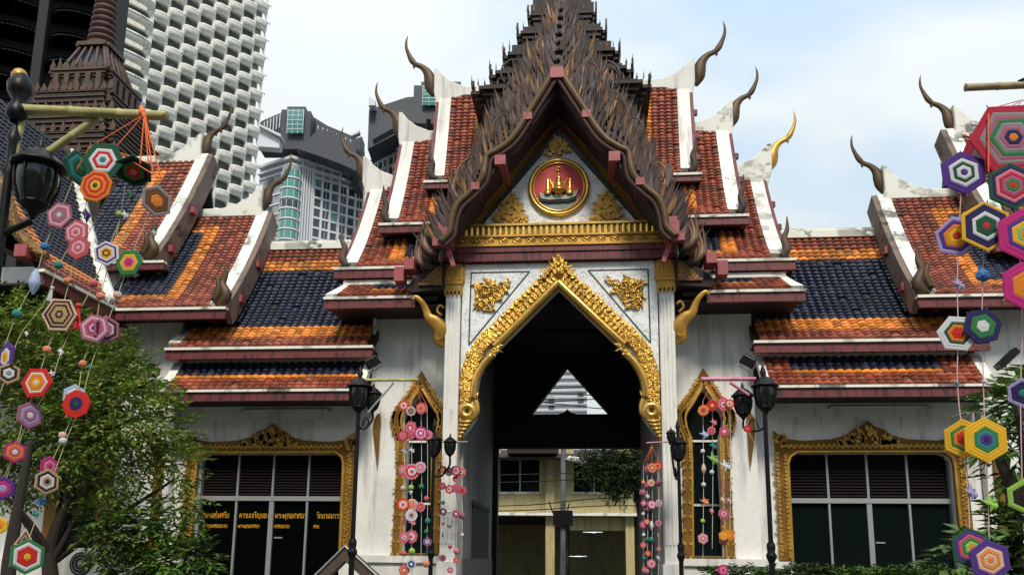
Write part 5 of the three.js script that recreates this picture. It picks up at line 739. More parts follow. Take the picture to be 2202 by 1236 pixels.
// ---------------------------------------------------------------- street furniture
function lantern(parent, x, y, z, k) {
  const L = (p) => lathe(p.map(([a, b]) => [a * k, b * k]), 12).translate(x, y, z);
  const body = mesh('lantern_cap', [L([[0.005, 0.52], [0.02, 0.47], [0.035, 0.43], [0.03, 0.40], [0.10, 0.36], [0.19, 0.27], [0.225, 0.24], [0.225, 0.215], [0.17, 0.21]])], M.iron, parent);
  mesh('lantern_base', [L([[0.02, -0.26], [0.05, -0.20], [0.09, -0.17], [0.12, -0.13], [0.125, -0.11], [0.02, -0.11]])], M.iron, body);
  mesh('lamp_glass', L([[0.115, -0.12], [0.165, 0.02], [0.175, 0.12], [0.165, 0.22]]), M.lampGlass, body);
  mesh('lamp_bulb', ball(0.05 * k, x, y + 0.06 * k, z), M.cleanWhite, body);
  const bars = []; for (let i = 0; i < 8; i++) { const a = (i / 8) * 2 * PI; bars.push(tube([[0.12, -0.13], [0.172, 0.02], [0.182, 0.12], [0.172, 0.23]].map(([q, h]) => v3(x + cos(a) * q * k, y + h * k, z + sin(a) * q * k)), 0.011 * k, 5)); } mesh('lantern_ribs', bars, M.iron, body);
}
function lampPost(name, label, group, x, z, yTop, heads, k = 1, lean = 0) {
  const t = thing(name, label, 'lamp post', group);
  mesh('post', [lathe([[0.075, 0], [0.09, 0.3], [0.06, 0.45], [0.05, 0.5], [0.048, 1.6], [0.06, 1.63], [0.085, 1.68], [0.085, 1.72], [0.06, 1.76], [0.07, 1.82], [0.07, 1.88], [0.04, 1.93], [0.036, yTop + 0.1], [0.06, yTop + 0.13], [0.03, yTop + 0.2], [0.035, yTop + 0.42], [0.055, yTop + 0.46], [0.01, yTop + 0.6]].map(([a, b]) => [a * k, b]), 12).translate(x, 0, z)], M.iron, t);
  for (const [dx, dy, dz, s] of heads) {
    lantern(t, x + dx, yTop + dy, z + dz, s * k);
    if (dx || dz) mesh('scroll_arm', [tube(curve([[x, yTop - 0.45, z], [x + dx * 0.4, yTop - 0.5, z + dz * 0.4], [x + dx, yTop + dy - 0.42 * s, z + dz], [x + dx, yTop + dy - 0.2 * s * k, z + dz]], 10), 0.02, 6), tube(curve([[x + dx * 0.3, yTop - 0.46, z + dz * 0.3], [x + dx * 0.5, yTop - 0.30, z + dz * 0.5], [x + dx * 0.75, yTop - 0.36, z + dz * 0.75], [x + dx * 0.6, yTop - 0.46, z + dz * 0.6]], 10), 0.014, 5)], M.iron, t);
  }
  return t;
}
{
  const GP = 'black iron lamp posts before the gate', y = 4.18;
  const a = at(768, 860, 2.5), b = at(1640, 860, 2.5);
  lampPost('lamp_post', 'black twin-lantern lamp post left of the gate carrying a pale bamboo bracket', GP, a.x + 0.03, 2.5, a.y, [[0, 0, 0, 1], [0.22, -0.04, -0.1, 0.7]]);
  lampPost('lamp_post', 'black twin-lantern lamp post right of the gate carrying a pink bracket', GP, b.x + 0.03, 2.5, b.y, [[0.02, 0, 0, 1], [-0.30, -0.08, -0.25, 0.85]]);
  const c = at(935, 968, 1.0), d = at(1459, 972, 1.0);
  lampPost('lamp_post', 'shorter black lamp post at the left foot of the arch', GP, c.x - 0.02, 1.0, c.y, [[0, 0.02, 0, 0.9], [0.32, 0.0, 0.1, 0.7]], 0.85);
  lampPost('lamp_post', 'shorter black lamp post at the right foot of the arch', GP, d.x, 1.0, d.y, [[0, -0.02, 0, 0.9], [-0.14, 0.22, 0.2, 0.5]], 0.85);
  const e = at(14, 400, 10), t = lampPost('lamp_post', 'black lamp post close by at the left edge with one big lantern', GP, e.x, 10, e.y, [], 1.15), q = at(76, 405, 10);
  lantern(t, q.x, q.y - 0.02, 10, 1.0); mesh('collar', [lathe([[0.05, 0], [0.09, 0.05], [0.09, 0.12], [0.05, 0.2], [0.1, 0.28], [0.11, 0.36], [0.05, 0.46]], 12).translate(e.x, at(20, 240, 10).y - 0.1, 10)], M.iron, t); mesh('scroll_arm', rod(v3(e.x, q.y - 0.42, 10), v3(q.x, q.y - 0.30, 10), 0.03), M.iron, t); mesh('gilt_ball', ball(0.07, e.x - 0.02, at(8, 165, 10).y, 10), M.goldFrame, t);
  const f = at(2196, 930, 6), g = lampPost('lamp_post', 'black lamp post with scrolled iron crossbar at the right edge', GP, f.x, 6, f.y - 0.25, [], 1);
  mesh('scroll_arm', [rod(v3(f.x - 0.32, f.y, 6), v3(f.x + 0.3, f.y, 6), 0.02), ...[-1, 1].map((s) => tube(curve([[f.x + s * 0.05, f.y - 0.08, 6], [f.x + s * 0.16, f.y - 0.04, 6], [f.x + s * 0.22, f.y + 0.07, 6], [f.x + s * 0.13, f.y + 0.1, 6], [f.x + s * 0.1, f.y + 0.04, 6]], 12), 0.014, 5))], M.iron, g);
}
{
  const flood = (label, u, v, z, turn) => { const p = at(u, v, z), t = thing('floodlight', label, 'floodlight', 'black floodlights on the eaves'); t.position.copy(p); t.rotation.set(0.35, turn, turn > 0 ? 0.45 : -0.45); mesh('housing', [ext([[-0.15, -0.1], [0.15, -0.1], [0.12, 0.1], [-0.12, 0.1]], -0.06, 0.06, 0.015), ...[-2, -1, 0, 1, 2].map((k) => bx(k * 0.05 - 0.008, k * 0.05 + 0.008, -0.09, 0.09, -0.11, -0.05))], M.iron, t); mesh('lens', bx(-0.12, 0.12, -0.08, 0.08, 0.06, 0.068), M.lampGlass, t); mesh('bracket', tube([v3(-0.17, 0, 0), v3(-0.17, -0.18, 0), v3(0.17, -0.18, 0), v3(0.17, 0, 0)], 0.012, 5), M.steel, t); };
  flood('black floodlight at the inner end of the left wing eave', 800, 778, 0.0, 0.5); flood('black floodlight at the inner end of the right wing eave', 1610, 776, 0.0, -0.5);
  flood('black floodlight at the outer end of the left wing eave', 327, 796, -0.1, -0.6);
  const p = at(2166, 772, -0.1), t = thing('floodlight', 'black floodlight tilted up at the outer end of the right wing eave', 'floodlight', 'black floodlights on the eaves'); t.position.copy(p); t.rotation.z = 0.75; mesh('housing', bx(-0.24, 0.24, -0.06, 0.06, -0.12, 0.12), M.iron, t); mesh('lens', bx(-0.21, 0.21, -0.068, -0.06, -0.1, 0.1), M.lampGlass, t); mesh('bracket', rod(v3(-0.1, -0.06, 0), v3(-0.22, -0.22, 0), 0.015), M.steel, t);
  // A-shaped wooden board
  const b = thing('wooden_a_frame', 'weathered brown wooden A-frame at the foot of the left lamp post', 'a-frame'), z = 1.2, ap = at(742, 1174, z), l = at(668, 1246, z), r = at(820, 1246, z);
  for (const [q, k] of [[l, 0], [r, 1]]) { const d = v3(q.x - ap.x, q.y - ap.y, 0), e = ap.clone().addScaledVector(d, 2.2), n = v3(-d.y, d.x, 0).normalize().multiplyScalar(k ? 1 : -1); mesh('plank', [ext([[ap.x, ap.y - k * 0.003], [e.x, e.y], [e.x + n.x * -0.2, e.y + n.y * -0.2], [ap.x, ap.y - 0.26 - k * 0.003]], z - 0.25, z + k * 0.004)], M.wood, b); mesh('edge_batten', rod(ap.clone().setZ(z + 0.02), e.clone().setZ(z + 0.02), 0.022, 5), M.steel, b); }
  // outdoor air-conditioning unit under the tree
  const ac = thing('air_conditioner', 'white outdoor air-conditioning unit with round black fan under the left tree', 'air conditioner'), c = at(180, 1212, -0.4);
  mesh('case', bx(c.x - 0.42, c.x + 0.42, c.y - 0.32, c.y + 0.32, -0.75, -0.42), M.cleanWhite, ac); mesh('fan_grille', [new THREE.CylinderGeometry(0.24, 0.24, 0.03, 24).rotateX(PI / 2).translate(c.x - 0.08, c.y, -0.41)], M.black, ac); mesh('fan_hub', ball(0.05, c.x - 0.08, c.y, -0.395), M.steel, ac);
  for (let k = 1; k < 4; k++) mesh('grille_ring', new THREE.TorusGeometry(k * 0.065, 0.006, 4, 24).translate(c.x - 0.08, c.y, -0.39), M.steel, ac);
  const st = bx(c.x - 0.5, c.x + 0.5, 0, c.y - 0.32, -0.8, -0.4); mesh('stand', st, M.steel, ac);
}
// ---------------------------------------------------------------- the temple yard behind the viewer
{
  const h = thing('prayer_hall', 'white prayer hall with red tiled roof across the yard behind the viewer', 'building');
  mesh('wall', bx(-26, 26, 0, 8, 36, 50), M.plaster, h); mesh('roof', ext([[-8.5, 0], [8.5, 0], [3, 5.2], [0, 10.5], [-3, 5.2]], -27, 27).rotateY(PI / 2).translate(0, 7.8, 43), std([0.22, 0.05, 0.03], { roughness: 0.5 }), h);
  for (let k = -6; k <= 6; k++) mesh('window', bx(k * 3.8 - 0.7, k * 3.8 + 0.7, 1.5, 5.5, 35.9, 36), M.darkGlass, h);
  for (let k = 0; k < 8; k++) {
    const x = -26 + k * 7.4 + (hash(k, 3, 1) - 0.5) * 2, z = 25.5 + hash(k, 1, 9) * 5, H = 8.5 + hash(k, 2, 4) * 4, t = thing('yard_tree', 'dark green shade tree number ' + ['one', 'two', 'three', 'four', 'five', 'six', 'seven', 'eight'][k] + ' in the row behind the viewer', 'tree', 'shade trees behind the viewer');
    mesh('trunk', limb([[x, 0, z], [x + 0.2, H * 0.3, z], [x, H * 0.7, z + 0.2]], [0.34, 0.26, 0.12]), M.bark, t);
    crown('crown', t, [[x, H * 0.72, z, 2.6], [x - 1.6, H * 0.58, z + 0.3, 2.0], [x + 1.7, H * 0.6, z - 0.2, 2.0], [x + 0.2, H * 0.9, z, 1.7], [x, H * 0.45, z, 2.0]], 700, 9, LGX, GREEN, 300 + k, 0.9);
  }
}

// ---------------------------------------------------------------- bamboo brackets and hanging yarn mobiles
const KC = { cr: [0.50, 0.02, 0.06], pk: [0.75, 0.22, 0.30], lp: [0.75, 0.45, 0.52], mv: [0.42, 0.13, 0.22], rs: [0.60, 0.10, 0.14], pu: [0.09, 0.03, 0.26], li: [0.42, 0.34, 0.62], wh: [0.72, 0.74, 0.78], dg: [0.01, 0.09, 0.045], gr: [0.03, 0.22, 0.06], lg: [0.28, 0.50, 0.14], ye: [0.85, 0.48, 0.02], or: [0.80, 0.24, 0.02], rd: [0.66, 0.02, 0.015], nv: [0.02, 0.015, 0.10], tl: [0.02, 0.25, 0.24], bl: [0.03, 0.20, 0.50], tn: [0.50, 0.32, 0.16], br: [0.16, 0.06, 0.02], bk: [0.02, 0.012, 0.012], mg: [0.55, 0.02, 0.20], gy: [0.30, 0.27, 0.29], lm: [0.35, 0.62, 0.10], pe: [0.75, 0.50, 0.38], cb: [0.42, 0.55, 0.75], sa: [0.80, 0.27, 0.14] };
function yarnHex(rad, cols, sides = 6) {
  const pos = [], col = [], uv = [], n = cols.length, jit = (r, k) => 1 + 0.05 * (hash(k % sides, Math.round((r / rad) * 40), n * 13 + cols.length + cols.join('').length) - 0.5) + 0.05 * (hash(k % sides, 3, cols.join('').charCodeAt(0) + n) - 0.5), P = (r, k, z) => [cos((k / sides) * 2 * PI + PI / 2) * r * jit(r, k), sin((k / sides) * 2 * PI + PI / 2) * r * jit(r, k), z];
  const tri = (a, b, c, q, ua, ub, uc) => { for (const p of [a, b, c]) pos.push(...p); for (let i = 0; i < 3; i++) col.push(...q); uv.push(...ua, ...ub, ...uc); };
  for (const f of [1, -1]) for (let i = 0; i < n; i++) {
    const r0 = rad * (1 - i / n), r1 = rad * (1 - (i + 1) / n), q = KC[cols[i]], z = (r) => f * (0.006 + 0.07 * (rad - r)), zm = f * 0.0025;
    for (let k = 0; k < sides; k++) {
      const m = (r0 + r1) / 2, A = P(r0, k, z(r0)), B = P(r0, k + 1, z(r0)), C = P(m, k + 1, z(m) + zm), D = P(m, k, z(m) + zm), E2 = P(r1, k + 1, z(r1)), G = P(r1, k, z(r1)), w = (r) => (r / rad) * 0.75 * n * 0.5;
      const qa = [[A, B, C, 0], [A, C, D, 0], [D, C, E2, 1], [D, E2, G, 1]];
      for (const [a, b, c] of qa) { const us = (p) => [k + (p === B || p === C || p === E2 ? 1 : 0), w(Math.hypot(p[0], p[1]))]; f > 0 ? tri(a, b, c, q, us(a), us(b), us(c)) : tri(a, c, b, q, us(a), us(c), us(b)); }
    }
  }
  for (let k = 0; k < sides; k++) { const A = P(rad, k, 0.006), B = P(rad, k + 1, 0.006), C = P(rad, k + 1, -0.006), D = P(rad, k, -0.006), q = KC[cols[0]]; tri(A, C, B, q, [0, 0], [1, 1], [1, 0]); tri(A, D, C, q, [0, 0], [0, 1], [1, 1]); }
  const g = new THREE.BufferGeometry(); g.setAttribute('position', new THREE.Float32BufferAttribute(pos, 3)); g.setAttribute('color', new THREE.Float32BufferAttribute(col, 3)); g.setAttribute('uv', new THREE.Float32BufferAttribute(uv, 2)); g.computeVertexNormals(); return g;
}
const stickGeo = {};
function hex(parent, u, v, z, rpx, cols, o = {}) {
  const p = at(u, v, z), rad = rpx * (p.clone().sub(eye).dot(FWD) / FOCAL), m = new THREE.Mesh(yarnHex(rad, cols, o.sides ?? 6), M.yarn);
  m.name = 'yarn_hexagon'; m.position.copy(p); m.rotation.set(o.tilt ?? 0, o.turn ?? 0, o.spin ?? 0, 'YXZ'); m.castShadow = m.receiveShadow = true; parent.add(m);
  if (rpx > 15) { const st = []; const sd = o.sides ?? 6; for (let k = 0; k < sd; k++) { const a = (k / sd) * 2 * PI + PI / 2; st.push(rod(v3(cos(a) * rad * 0.2, sin(a) * rad * 0.2, 0.004), v3(cos(a) * rad * 1.05, sin(a) * rad * 1.05, 0.003), Math.max(0.0022, rad * 0.018), 4)); } mesh('stick', st, M.stick, m); }
  return m;
}
const beadM = {};
function bead(parent, u, v, z, rpx, c, shape = 'pompom') {
  const p = at(u, v, z), r = rpx * (p.clone().sub(eye).dot(FWD) / FOCAL), mm = (beadM[c] ??= std(KC[c], { roughness: 0.6, map: T.wear })); let g; const q = rng(Math.round(u * 7 + v));
  if (shape === 'pompom') { g = [new THREE.IcosahedronGeometry(r, 2)]; const a = g[0].attributes.position; for (let i = 0; i < a.count; i++) { const k = 1 + 0.16 * (hash(Math.round(a.getX(i) / r * 50), Math.round(a.getY(i) / r * 50), Math.round(a.getZ(i) / r * 50) + 7) - 0.5); a.setXYZ(i, a.getX(i) * k, a.getY(i) * k, a.getZ(i) * k); } g[0].computeVertexNormals(); }
  else if (shape === 'bird') g = [new THREE.ConeGeometry(r * 0.45, r * 1.9, 5).rotateZ(1.2), new THREE.ConeGeometry(r * 0.5, r * 1.2, 4).scale(1, 1, 0.25).rotateZ(0.2).translate(r * 0.1, r * 0.5, 0.01), new THREE.ConeGeometry(r * 0.5, r * 1.2, 4).scale(1, 1, 0.25).rotateZ(2.7).translate(r * 0.3, -r * 0.45, 0.01), new THREE.ConeGeometry(r * 0.3, r * 0.7, 4).rotateZ(-1.2).translate(r * 0.95, r * 0.3, 0)];
  else if (shape === 'star') { g = []; for (let k = 0; k < 6; k++) g.push(new THREE.ConeGeometry(r * 0.34, r * 1.1, 4).translate(0, r * 0.5, 0).rotateZ(k * 1.05 + 0.3).rotateY(k * 0.5)); g.push(new THREE.IcosahedronGeometry(r * 0.45, 0)); }
  else if (shape === 'tassel') { g = []; for (let k = 0; k < 9; k++) g.push(rod(v3(0, r, 0), v3((q() - 0.5) * r * 0.7, -r, (q() - 0.5) * r * 0.7), r * 0.09, 4)); g.push(new THREE.SphereGeometry(r * 0.25, 8, 6).translate(0, r * 0.9, 0)); }
  else if (shape === 'lantern') g = [lathe([[0.01, -r * 1.3], [r * 0.5, -r * 0.5], [r * 0.62, 0], [r * 0.4, r * 0.8], [0.01, r * 1.3]], 6)];
  else g = [new THREE.ConeGeometry(r * 0.9, r * 1.2, 5).translate(0, 0.3 * r, 0), new THREE.ConeGeometry(r * 0.7, r, 5).rotateX(PI).translate(0, -0.5 * r, 0)];
  const m = mesh({ bird: 'paper_bird', star: 'paper_star', tassel: 'tassel', lantern: 'paper_lantern' }[shape] ?? 'pompom', g, mm, parent); m.position.copy(p); m.rotation.y = q() * 0.8; return m;
}
const string = (parent, pts, z, mat, rad = 0.0035) => mesh('string', tube(curve(pts.map(([u, v, dz]) => at(u, v, z + (dz ?? 0)).toArray()), Math.max(8, pts.length * 3)), rad, 4), mat, parent);
function bamboo(parent, a, b, r, mat) { const d = b.clone().sub(a), n = Math.max(3, Math.round(d.length() / 0.42)), pts = [], rad = []; for (let i = 0; i < n; i++) for (const [t, k] of [[0.0, 1.13], [0.06, 1.0], [0.94, 0.98]]) { pts.push(a.clone().addScaledVector(d, (i + t) / n)); rad.push(r * k); } pts.push(b); rad.push(r * 1.05); return mesh('bamboo_pole', tube(pts, rad, 9), mat, parent); }
{
  const z = 10, br = thing('bamboo_bracket', 'thick green-yellow bamboo bracket tied to the near lamp post at left', 'bracket');
  bamboo(br, at(48, 234, z), at(358, 249, z), 0.043, M.bamboo); bamboo(br, at(34, 374, z), at(212, 252, z - 0.06), 0.036, M.bamboo); bamboo(br, at(24, 372, z - 0.03), at(48, 244, z - 0.03), 0.03, M.bamboo);
  mesh('tie', [tube(curve([[-0.04, 0.05, 0], [0, 0.055, 0.04], [0.05, 0, 0.05], [0, -0.05, 0.04], [-0.05, 0, -0.03], [0.01, 0.06, 0]].map((p) => [at(42, 240, z).x + p[0], at(42, 240, z).y + p[1], z + p[2]]), 16), 0.016, 5)], M.iron, br);
  const m = thing('yarn_mobile', 'large hanging mobile of many-coloured yarn hexagons on slanting strings at left', 'mobile');
  for (const [u, v] of [[190, 318], [243, 322], [300, 352], [328, 372], [346, 384], [322, 300], [318, 352]]) string(m, [[309, 246, 0.05], [u, v, 0.08]], z, M.stringOrange, 0.006);
  mesh('knot', [ball(0.035, at(309, 246, z).x, at(309, 246, z).y, z + 0.03), tube([at(303, 230, z), at(308, 250, z + 0.055), at(314, 262, z)], 0.02, 6)], M.stringOrange, m);
  for (const a of [[[243, 322], [345, 385]], [[190, 318], [150, 390]], [[190, 318], [243, 322]], [[240, 322], [322, 352]]]) string(m, a.map((p) => [...p, 0.08]), z, M.stringOrange, 0.005);
  const S = (...p) => string(m, p, z, M.stringOlive, 0.0042);
  S([172, 350], [128, 455], [95, 530], [72, 605], [35, 675], [0, 770], [-20, 830]); S([215, 372, 0.1], [188, 425], [165, 500], [125, 570], [95, 650], [42, 720], [15, 800], [-10, 870]);
  S([205, 470], [162, 560], [128, 677], [100, 752], [78, 822], [50, 900], [30, 970], [0, 1045]); S([258, 470], [200, 610], [168, 672], [130, 757], [105, 830], [62, 900], [35, 965], [5, 1050]);
  S([268, 400, 0.1], [255, 480], [240, 540], [215, 637], [203, 705], [177, 782], [162, 868], [135, 940], [105, 1005], [85, 1090], [50, 1190], [40, 1240]); S([340, 405], [310, 480], [276, 565], [252, 635], [225, 705], [193, 790], [172, 868], [140, 950], [118, 1010], [88, 1085]);
  S([318, 390, 0.05], [290, 450], [258, 520], [230, 575]);
  const H = (u, v, r, c, o) => hex(m, u, v, z + (o?.dz ?? 0.01), r, c.split(' '), o);
  H(221, 345, 45, 'dg dg wh rd wh tl', { spin: 0.5, dz: 0.12, turn: 0.2 }); H(205, 400, 37, 'or rd or rd ye dg', { spin: 0.2, dz: 0.14, sides: 8 }); H(286, 368, 40, 'dg bk gr rd sa', { tilt: 1.0, turn: 0.4, dz: 0.0 }); H(335, 432, 36, 'gy br br or or', { turn: 0.95, dz: 0.1 }); H(168, 362, 40, 'dg tl dg gr', { turn: 1.35, spin: 0.4, dz: 0.05 });
  H(127, 463, 31, 'mv lp mv mv gy wh', { spin: 0.25, dz: 0.06 }); H(163, 500, 29, 'rs lp rs lp rs', { spin: 0.15, dz: 0.09 }); H(168, 533, 27, 'rs rs lp rs lp', { spin: -0.1, dz: 0.11 }); H(228, 545, 28, 'wh pu wh ye br ye', { spin: 0.15, turn: 0.25, dz: 0.08 }); H(277, 565, 31, 'gr gr ye sa mg mg', { spin: 0.55, dz: 0.05 });
  H(128, 677, 40, 'pe bk tn bk tn tn bk tn', { spin: 0.5, dz: 0.06 }); H(120, 682, 34, 'li gy li', { dz: 0.0, spin: 0.2, turn: -0.5 }); H(202, 706, 33, 'mv lp mv mg lp bk', { spin: 0.3, dz: 0.07, turn: 0.2 }); H(227, 708, 30, 'mv bk lp mv bk', { spin: 0.1, turn: 0.9, dz: 0.02 });
  H(12, 768, 34, 'pu pu wh ye or', { turn: -0.5, dz: 0.08 }); H(18, 803, 24, 'tn bk wh gy', { turn: 0.5, dz: 0.12 }); H(78, 823, 36, 'rd rd wh or or ye wh', { spin: 0.55, dz: 0.08 }); H(163, 869, 32, 'rd rd rd nv nv dg', { spin: 0.1, dz: 0.07, sides: 8 }); H(158, 850, 24, 'cb wh cb', { dz: 0.0, turn: 0.4 });
  H(62, 893, 30, 'mv li mv wh', { turn: 1.15, dz: 0.04 }); H(30, 972, 24, 'mg or rs wh', { turn: 0.9, dz: 0.05 }); H(4, 1050, 26, 'pu mg li', { turn: 0.7 }); H(104, 1003, 22, 'mg pk mg', { turn: 1.2, dz: 0.02 }); H(99, 1036, 28, 'tn bk wh tn bk', { turn: 1.0, dz: 0.06 }); H(52, 1160, 24, 'pe br gy br', { turn: 0.6, sides: 3, dz: 0.02 }); H(56, 1197, 38, 'gr wh rd rd ye', { turn: 0.95, dz: 0.08 }); H(0, 1130, 18, 'ye or', {});
  const B = (u, v, r, c, s) => bead(m, u, v, z + 0.02, r, c, s);
  B(95, 530, 9, 'bl'); B(188, 425, 9, 'lm'); B(186, 463, 18, 'pu', 'star'); B(282, 420, 14, 'dg', 'star'); B(125, 570, 9, 'tl'); B(73, 606, 22, 'cb', 'lantern'); B(150, 602, 10, 'or', 'star'); B(143, 603, 7, 'sa'); B(200, 610, 9, 'rs'); B(35, 675, 10, 'tl'); B(165, 682, 28, 'rd', 'tassel'); B(215, 637, 9, 'sa'); B(252, 635, 9, 'pe'); B(236, 642, 13, 'wh', 'star'); B(100, 752, 9, 'sa'); B(131, 758, 12, 'wh', 'star'); B(177, 782, 8, 'sa'); B(194, 790, 9, 'tl', 'star'); B(110, 633, 16, 'wh', 'tassel'); B(57, 718, 8, 'wh', 'star'); B(133, 936, 8, 'pe'); B(134, 948, 8, 'wh'); B(265, 462, 10, 'wh', 'bird'); B(255, 460, 7, 'lm'); B(84, 1078, 12, 'bl', 'bird'); B(79, 1105, 9, 'tl', 'star'); B(108, 803, 8, 'wh', 'bird'); B(328, 500, 8, 'wh', 'bird');
}
{
  const z = 10, br = thing('bamboo_bracket', 'tan bamboo bracket poking in from the right edge', 'bracket');
  bamboo(br, at(2077, 188, z), at(2290, 179, z), 0.03, M.bambooTan);
  mesh('tie', tube(curve([[-0.03, 0.04, 0], [0.01, 0.045, 0.03], [0.04, 0, 0.04], [0.01, -0.05, 0.03], [0.02, -0.14, 0.0]].map((p) => { const q = at(2200, 186, z); return [q.x + p[0], q.y + p[1], z + p[2]]; }), 14), 0.014, 5), M.iron, br);
  const m = thing('yarn_mobile', 'large hanging mobile of bright yarn hexagons on straight strings at the right edge', 'mobile');
  for (const [u, v] of [[2130, 234], [2160, 238], [2180, 240], [2235, 240]]) string(m, [[2200, 214], [u, v, 0.05]], z, M.stringPink, 0.005);
  const S = (...p) => string(m, p, z, M.stringPink, 0.0045);
  S([2068, 412], [2065, 470], [2060, 610], [2062, 720], [2060, 825], [2072, 945], [2083, 1058], [2087, 1160]); S([2125, 430], [2117, 540], [2115, 592], [2113, 700], [2116, 822], [2120, 945], [2127, 1080], [2128, 1190]); S([2185, 380], [2182, 470], [2195, 560], [2200, 700], [2196, 845], [2200, 1068]);
  string(m, [[2127, 245, 0.1], [2127, 370, 0.1]], z, M.stringOrange, 0.006);
  const H = (u, v, r, c, o) => hex(m, u, v, z + (o?.dz ?? 0.01), r, c.split(' '), o);
  H(2178, 298, 88, 'cr cr gy mv gr gy mv nv or', { spin: PI / 6, dz: 0.06 }); H(2123, 325, 62, 'cr cr gy mv', { spin: PI / 6, turn: -0.9, dz: -0.1 });
  H(2073, 372, 51, 'pu pu wh dg wh pu', { spin: 0.05, dz: 0.02 }); H(2178, 400, 55, 'dg nv pk cr mv gr rd', { dz: 0.12 }); H(2121, 487, 57, 'ye nv nv wh dg dg rd', { dz: 0.1 }); H(2060, 508, 46, 'li pu or ye rd', { turn: -0.5, spin: 0.15 }); H(2205, 505, 62, 'mg mg pu ye lg or', { dz: 0.16 }); H(2212, 615, 60, 'mg mg or or rd', { dz: 0.15 });
  H(2061, 717, 42, 'wh wh dg or rd rd', { turn: -0.25, spin: 0.35, dz: 0.03 }); H(2114, 702, 42, 'nv nv gr gr wh wh', { spin: -0.3, dz: 0.08 }); H(2074, 943, 44, 'ye ye gr or rd rd', { turn: -0.6, dz: 0.02 }); H(2121, 946, 50, 'ye ye ye gr tl pu nv', { dz: 0.09 }); H(2090, 1178, 45, 'dg pu rs gr lm or', { spin: 0.1, dz: 0.02 }); H(2130, 1205, 46, 'pu pu pe or pe or', { spin: 0.12, dz: 0.1 });
  H(2202, 845, 34, 'li nv nv tl', { turn: -0.6 }); H(2206, 1068, 38, 'lm bk bk', { turn: -0.6 });
  const B = (u, v, r, c, s) => bead(m, u, v, z + 0.02, r, c, s);
  B(2115, 592, 14, 'bl'); B(2110, 578, 9, 'bl', 'star'); B(2058, 610, 17, 'li', 'bird'); B(2060, 825, 9, 'tl', 'star'); B(2117, 820, 9, 'wh', 'bird'); B(2085, 1058, 20, 'li', 'bird'); B(2126, 1082, 20, 'lm', 'bird'); B(2182, 452, 15, 'bl', 'bird'); B(2182, 472, 8, 'lm'); B(2185, 392, 8, 'ye');
}
// brackets and mobiles on the lamp posts before the niches, and along the passage
function smallMobile(label, z, top, strings, seed) {
  const m = thing('yarn_mobile', label, 'mobile', 'small pink and red flower mobiles at the gate'), r = rng(seed), cols = ['rs pk rs wh rs', 'cr rs pk rs', 'rd sa rs or wh', 'mv rs mv ye', 'rs pk rd wh', 'rd sa wh rd', 'pk rs rs or'];
  const [tu, tv] = top;
  for (const [u, v0, v1, items] of strings) {
    string(m, [[tu, tv], [u, v0]], z, M.stringOrange, 0.004); string(m, [[u, v0], [u + 1.5, lerp(v0, v1, 0.5)], [u, v1]], z + 0.01, M.stringWhite, 0.004);
    for (const [v, rp, c, s] of items) { const du = (r() - 0.5) * 4; if (!c || c === 'h') hex(m, u + du, v, z + 0.03 + 0.1 * r(), rp * 0.9, (s ?? cols[Math.floor(r() * cols.length)]).split(' '), { spin: r() * 1.0, turn: (r() - 0.5) * 0.8, sides: r() < 0.5 ? 8 : 6 }); else bead(m, u + du, v, z + 0.03, rp, c, s); }
  }
  return m;
}
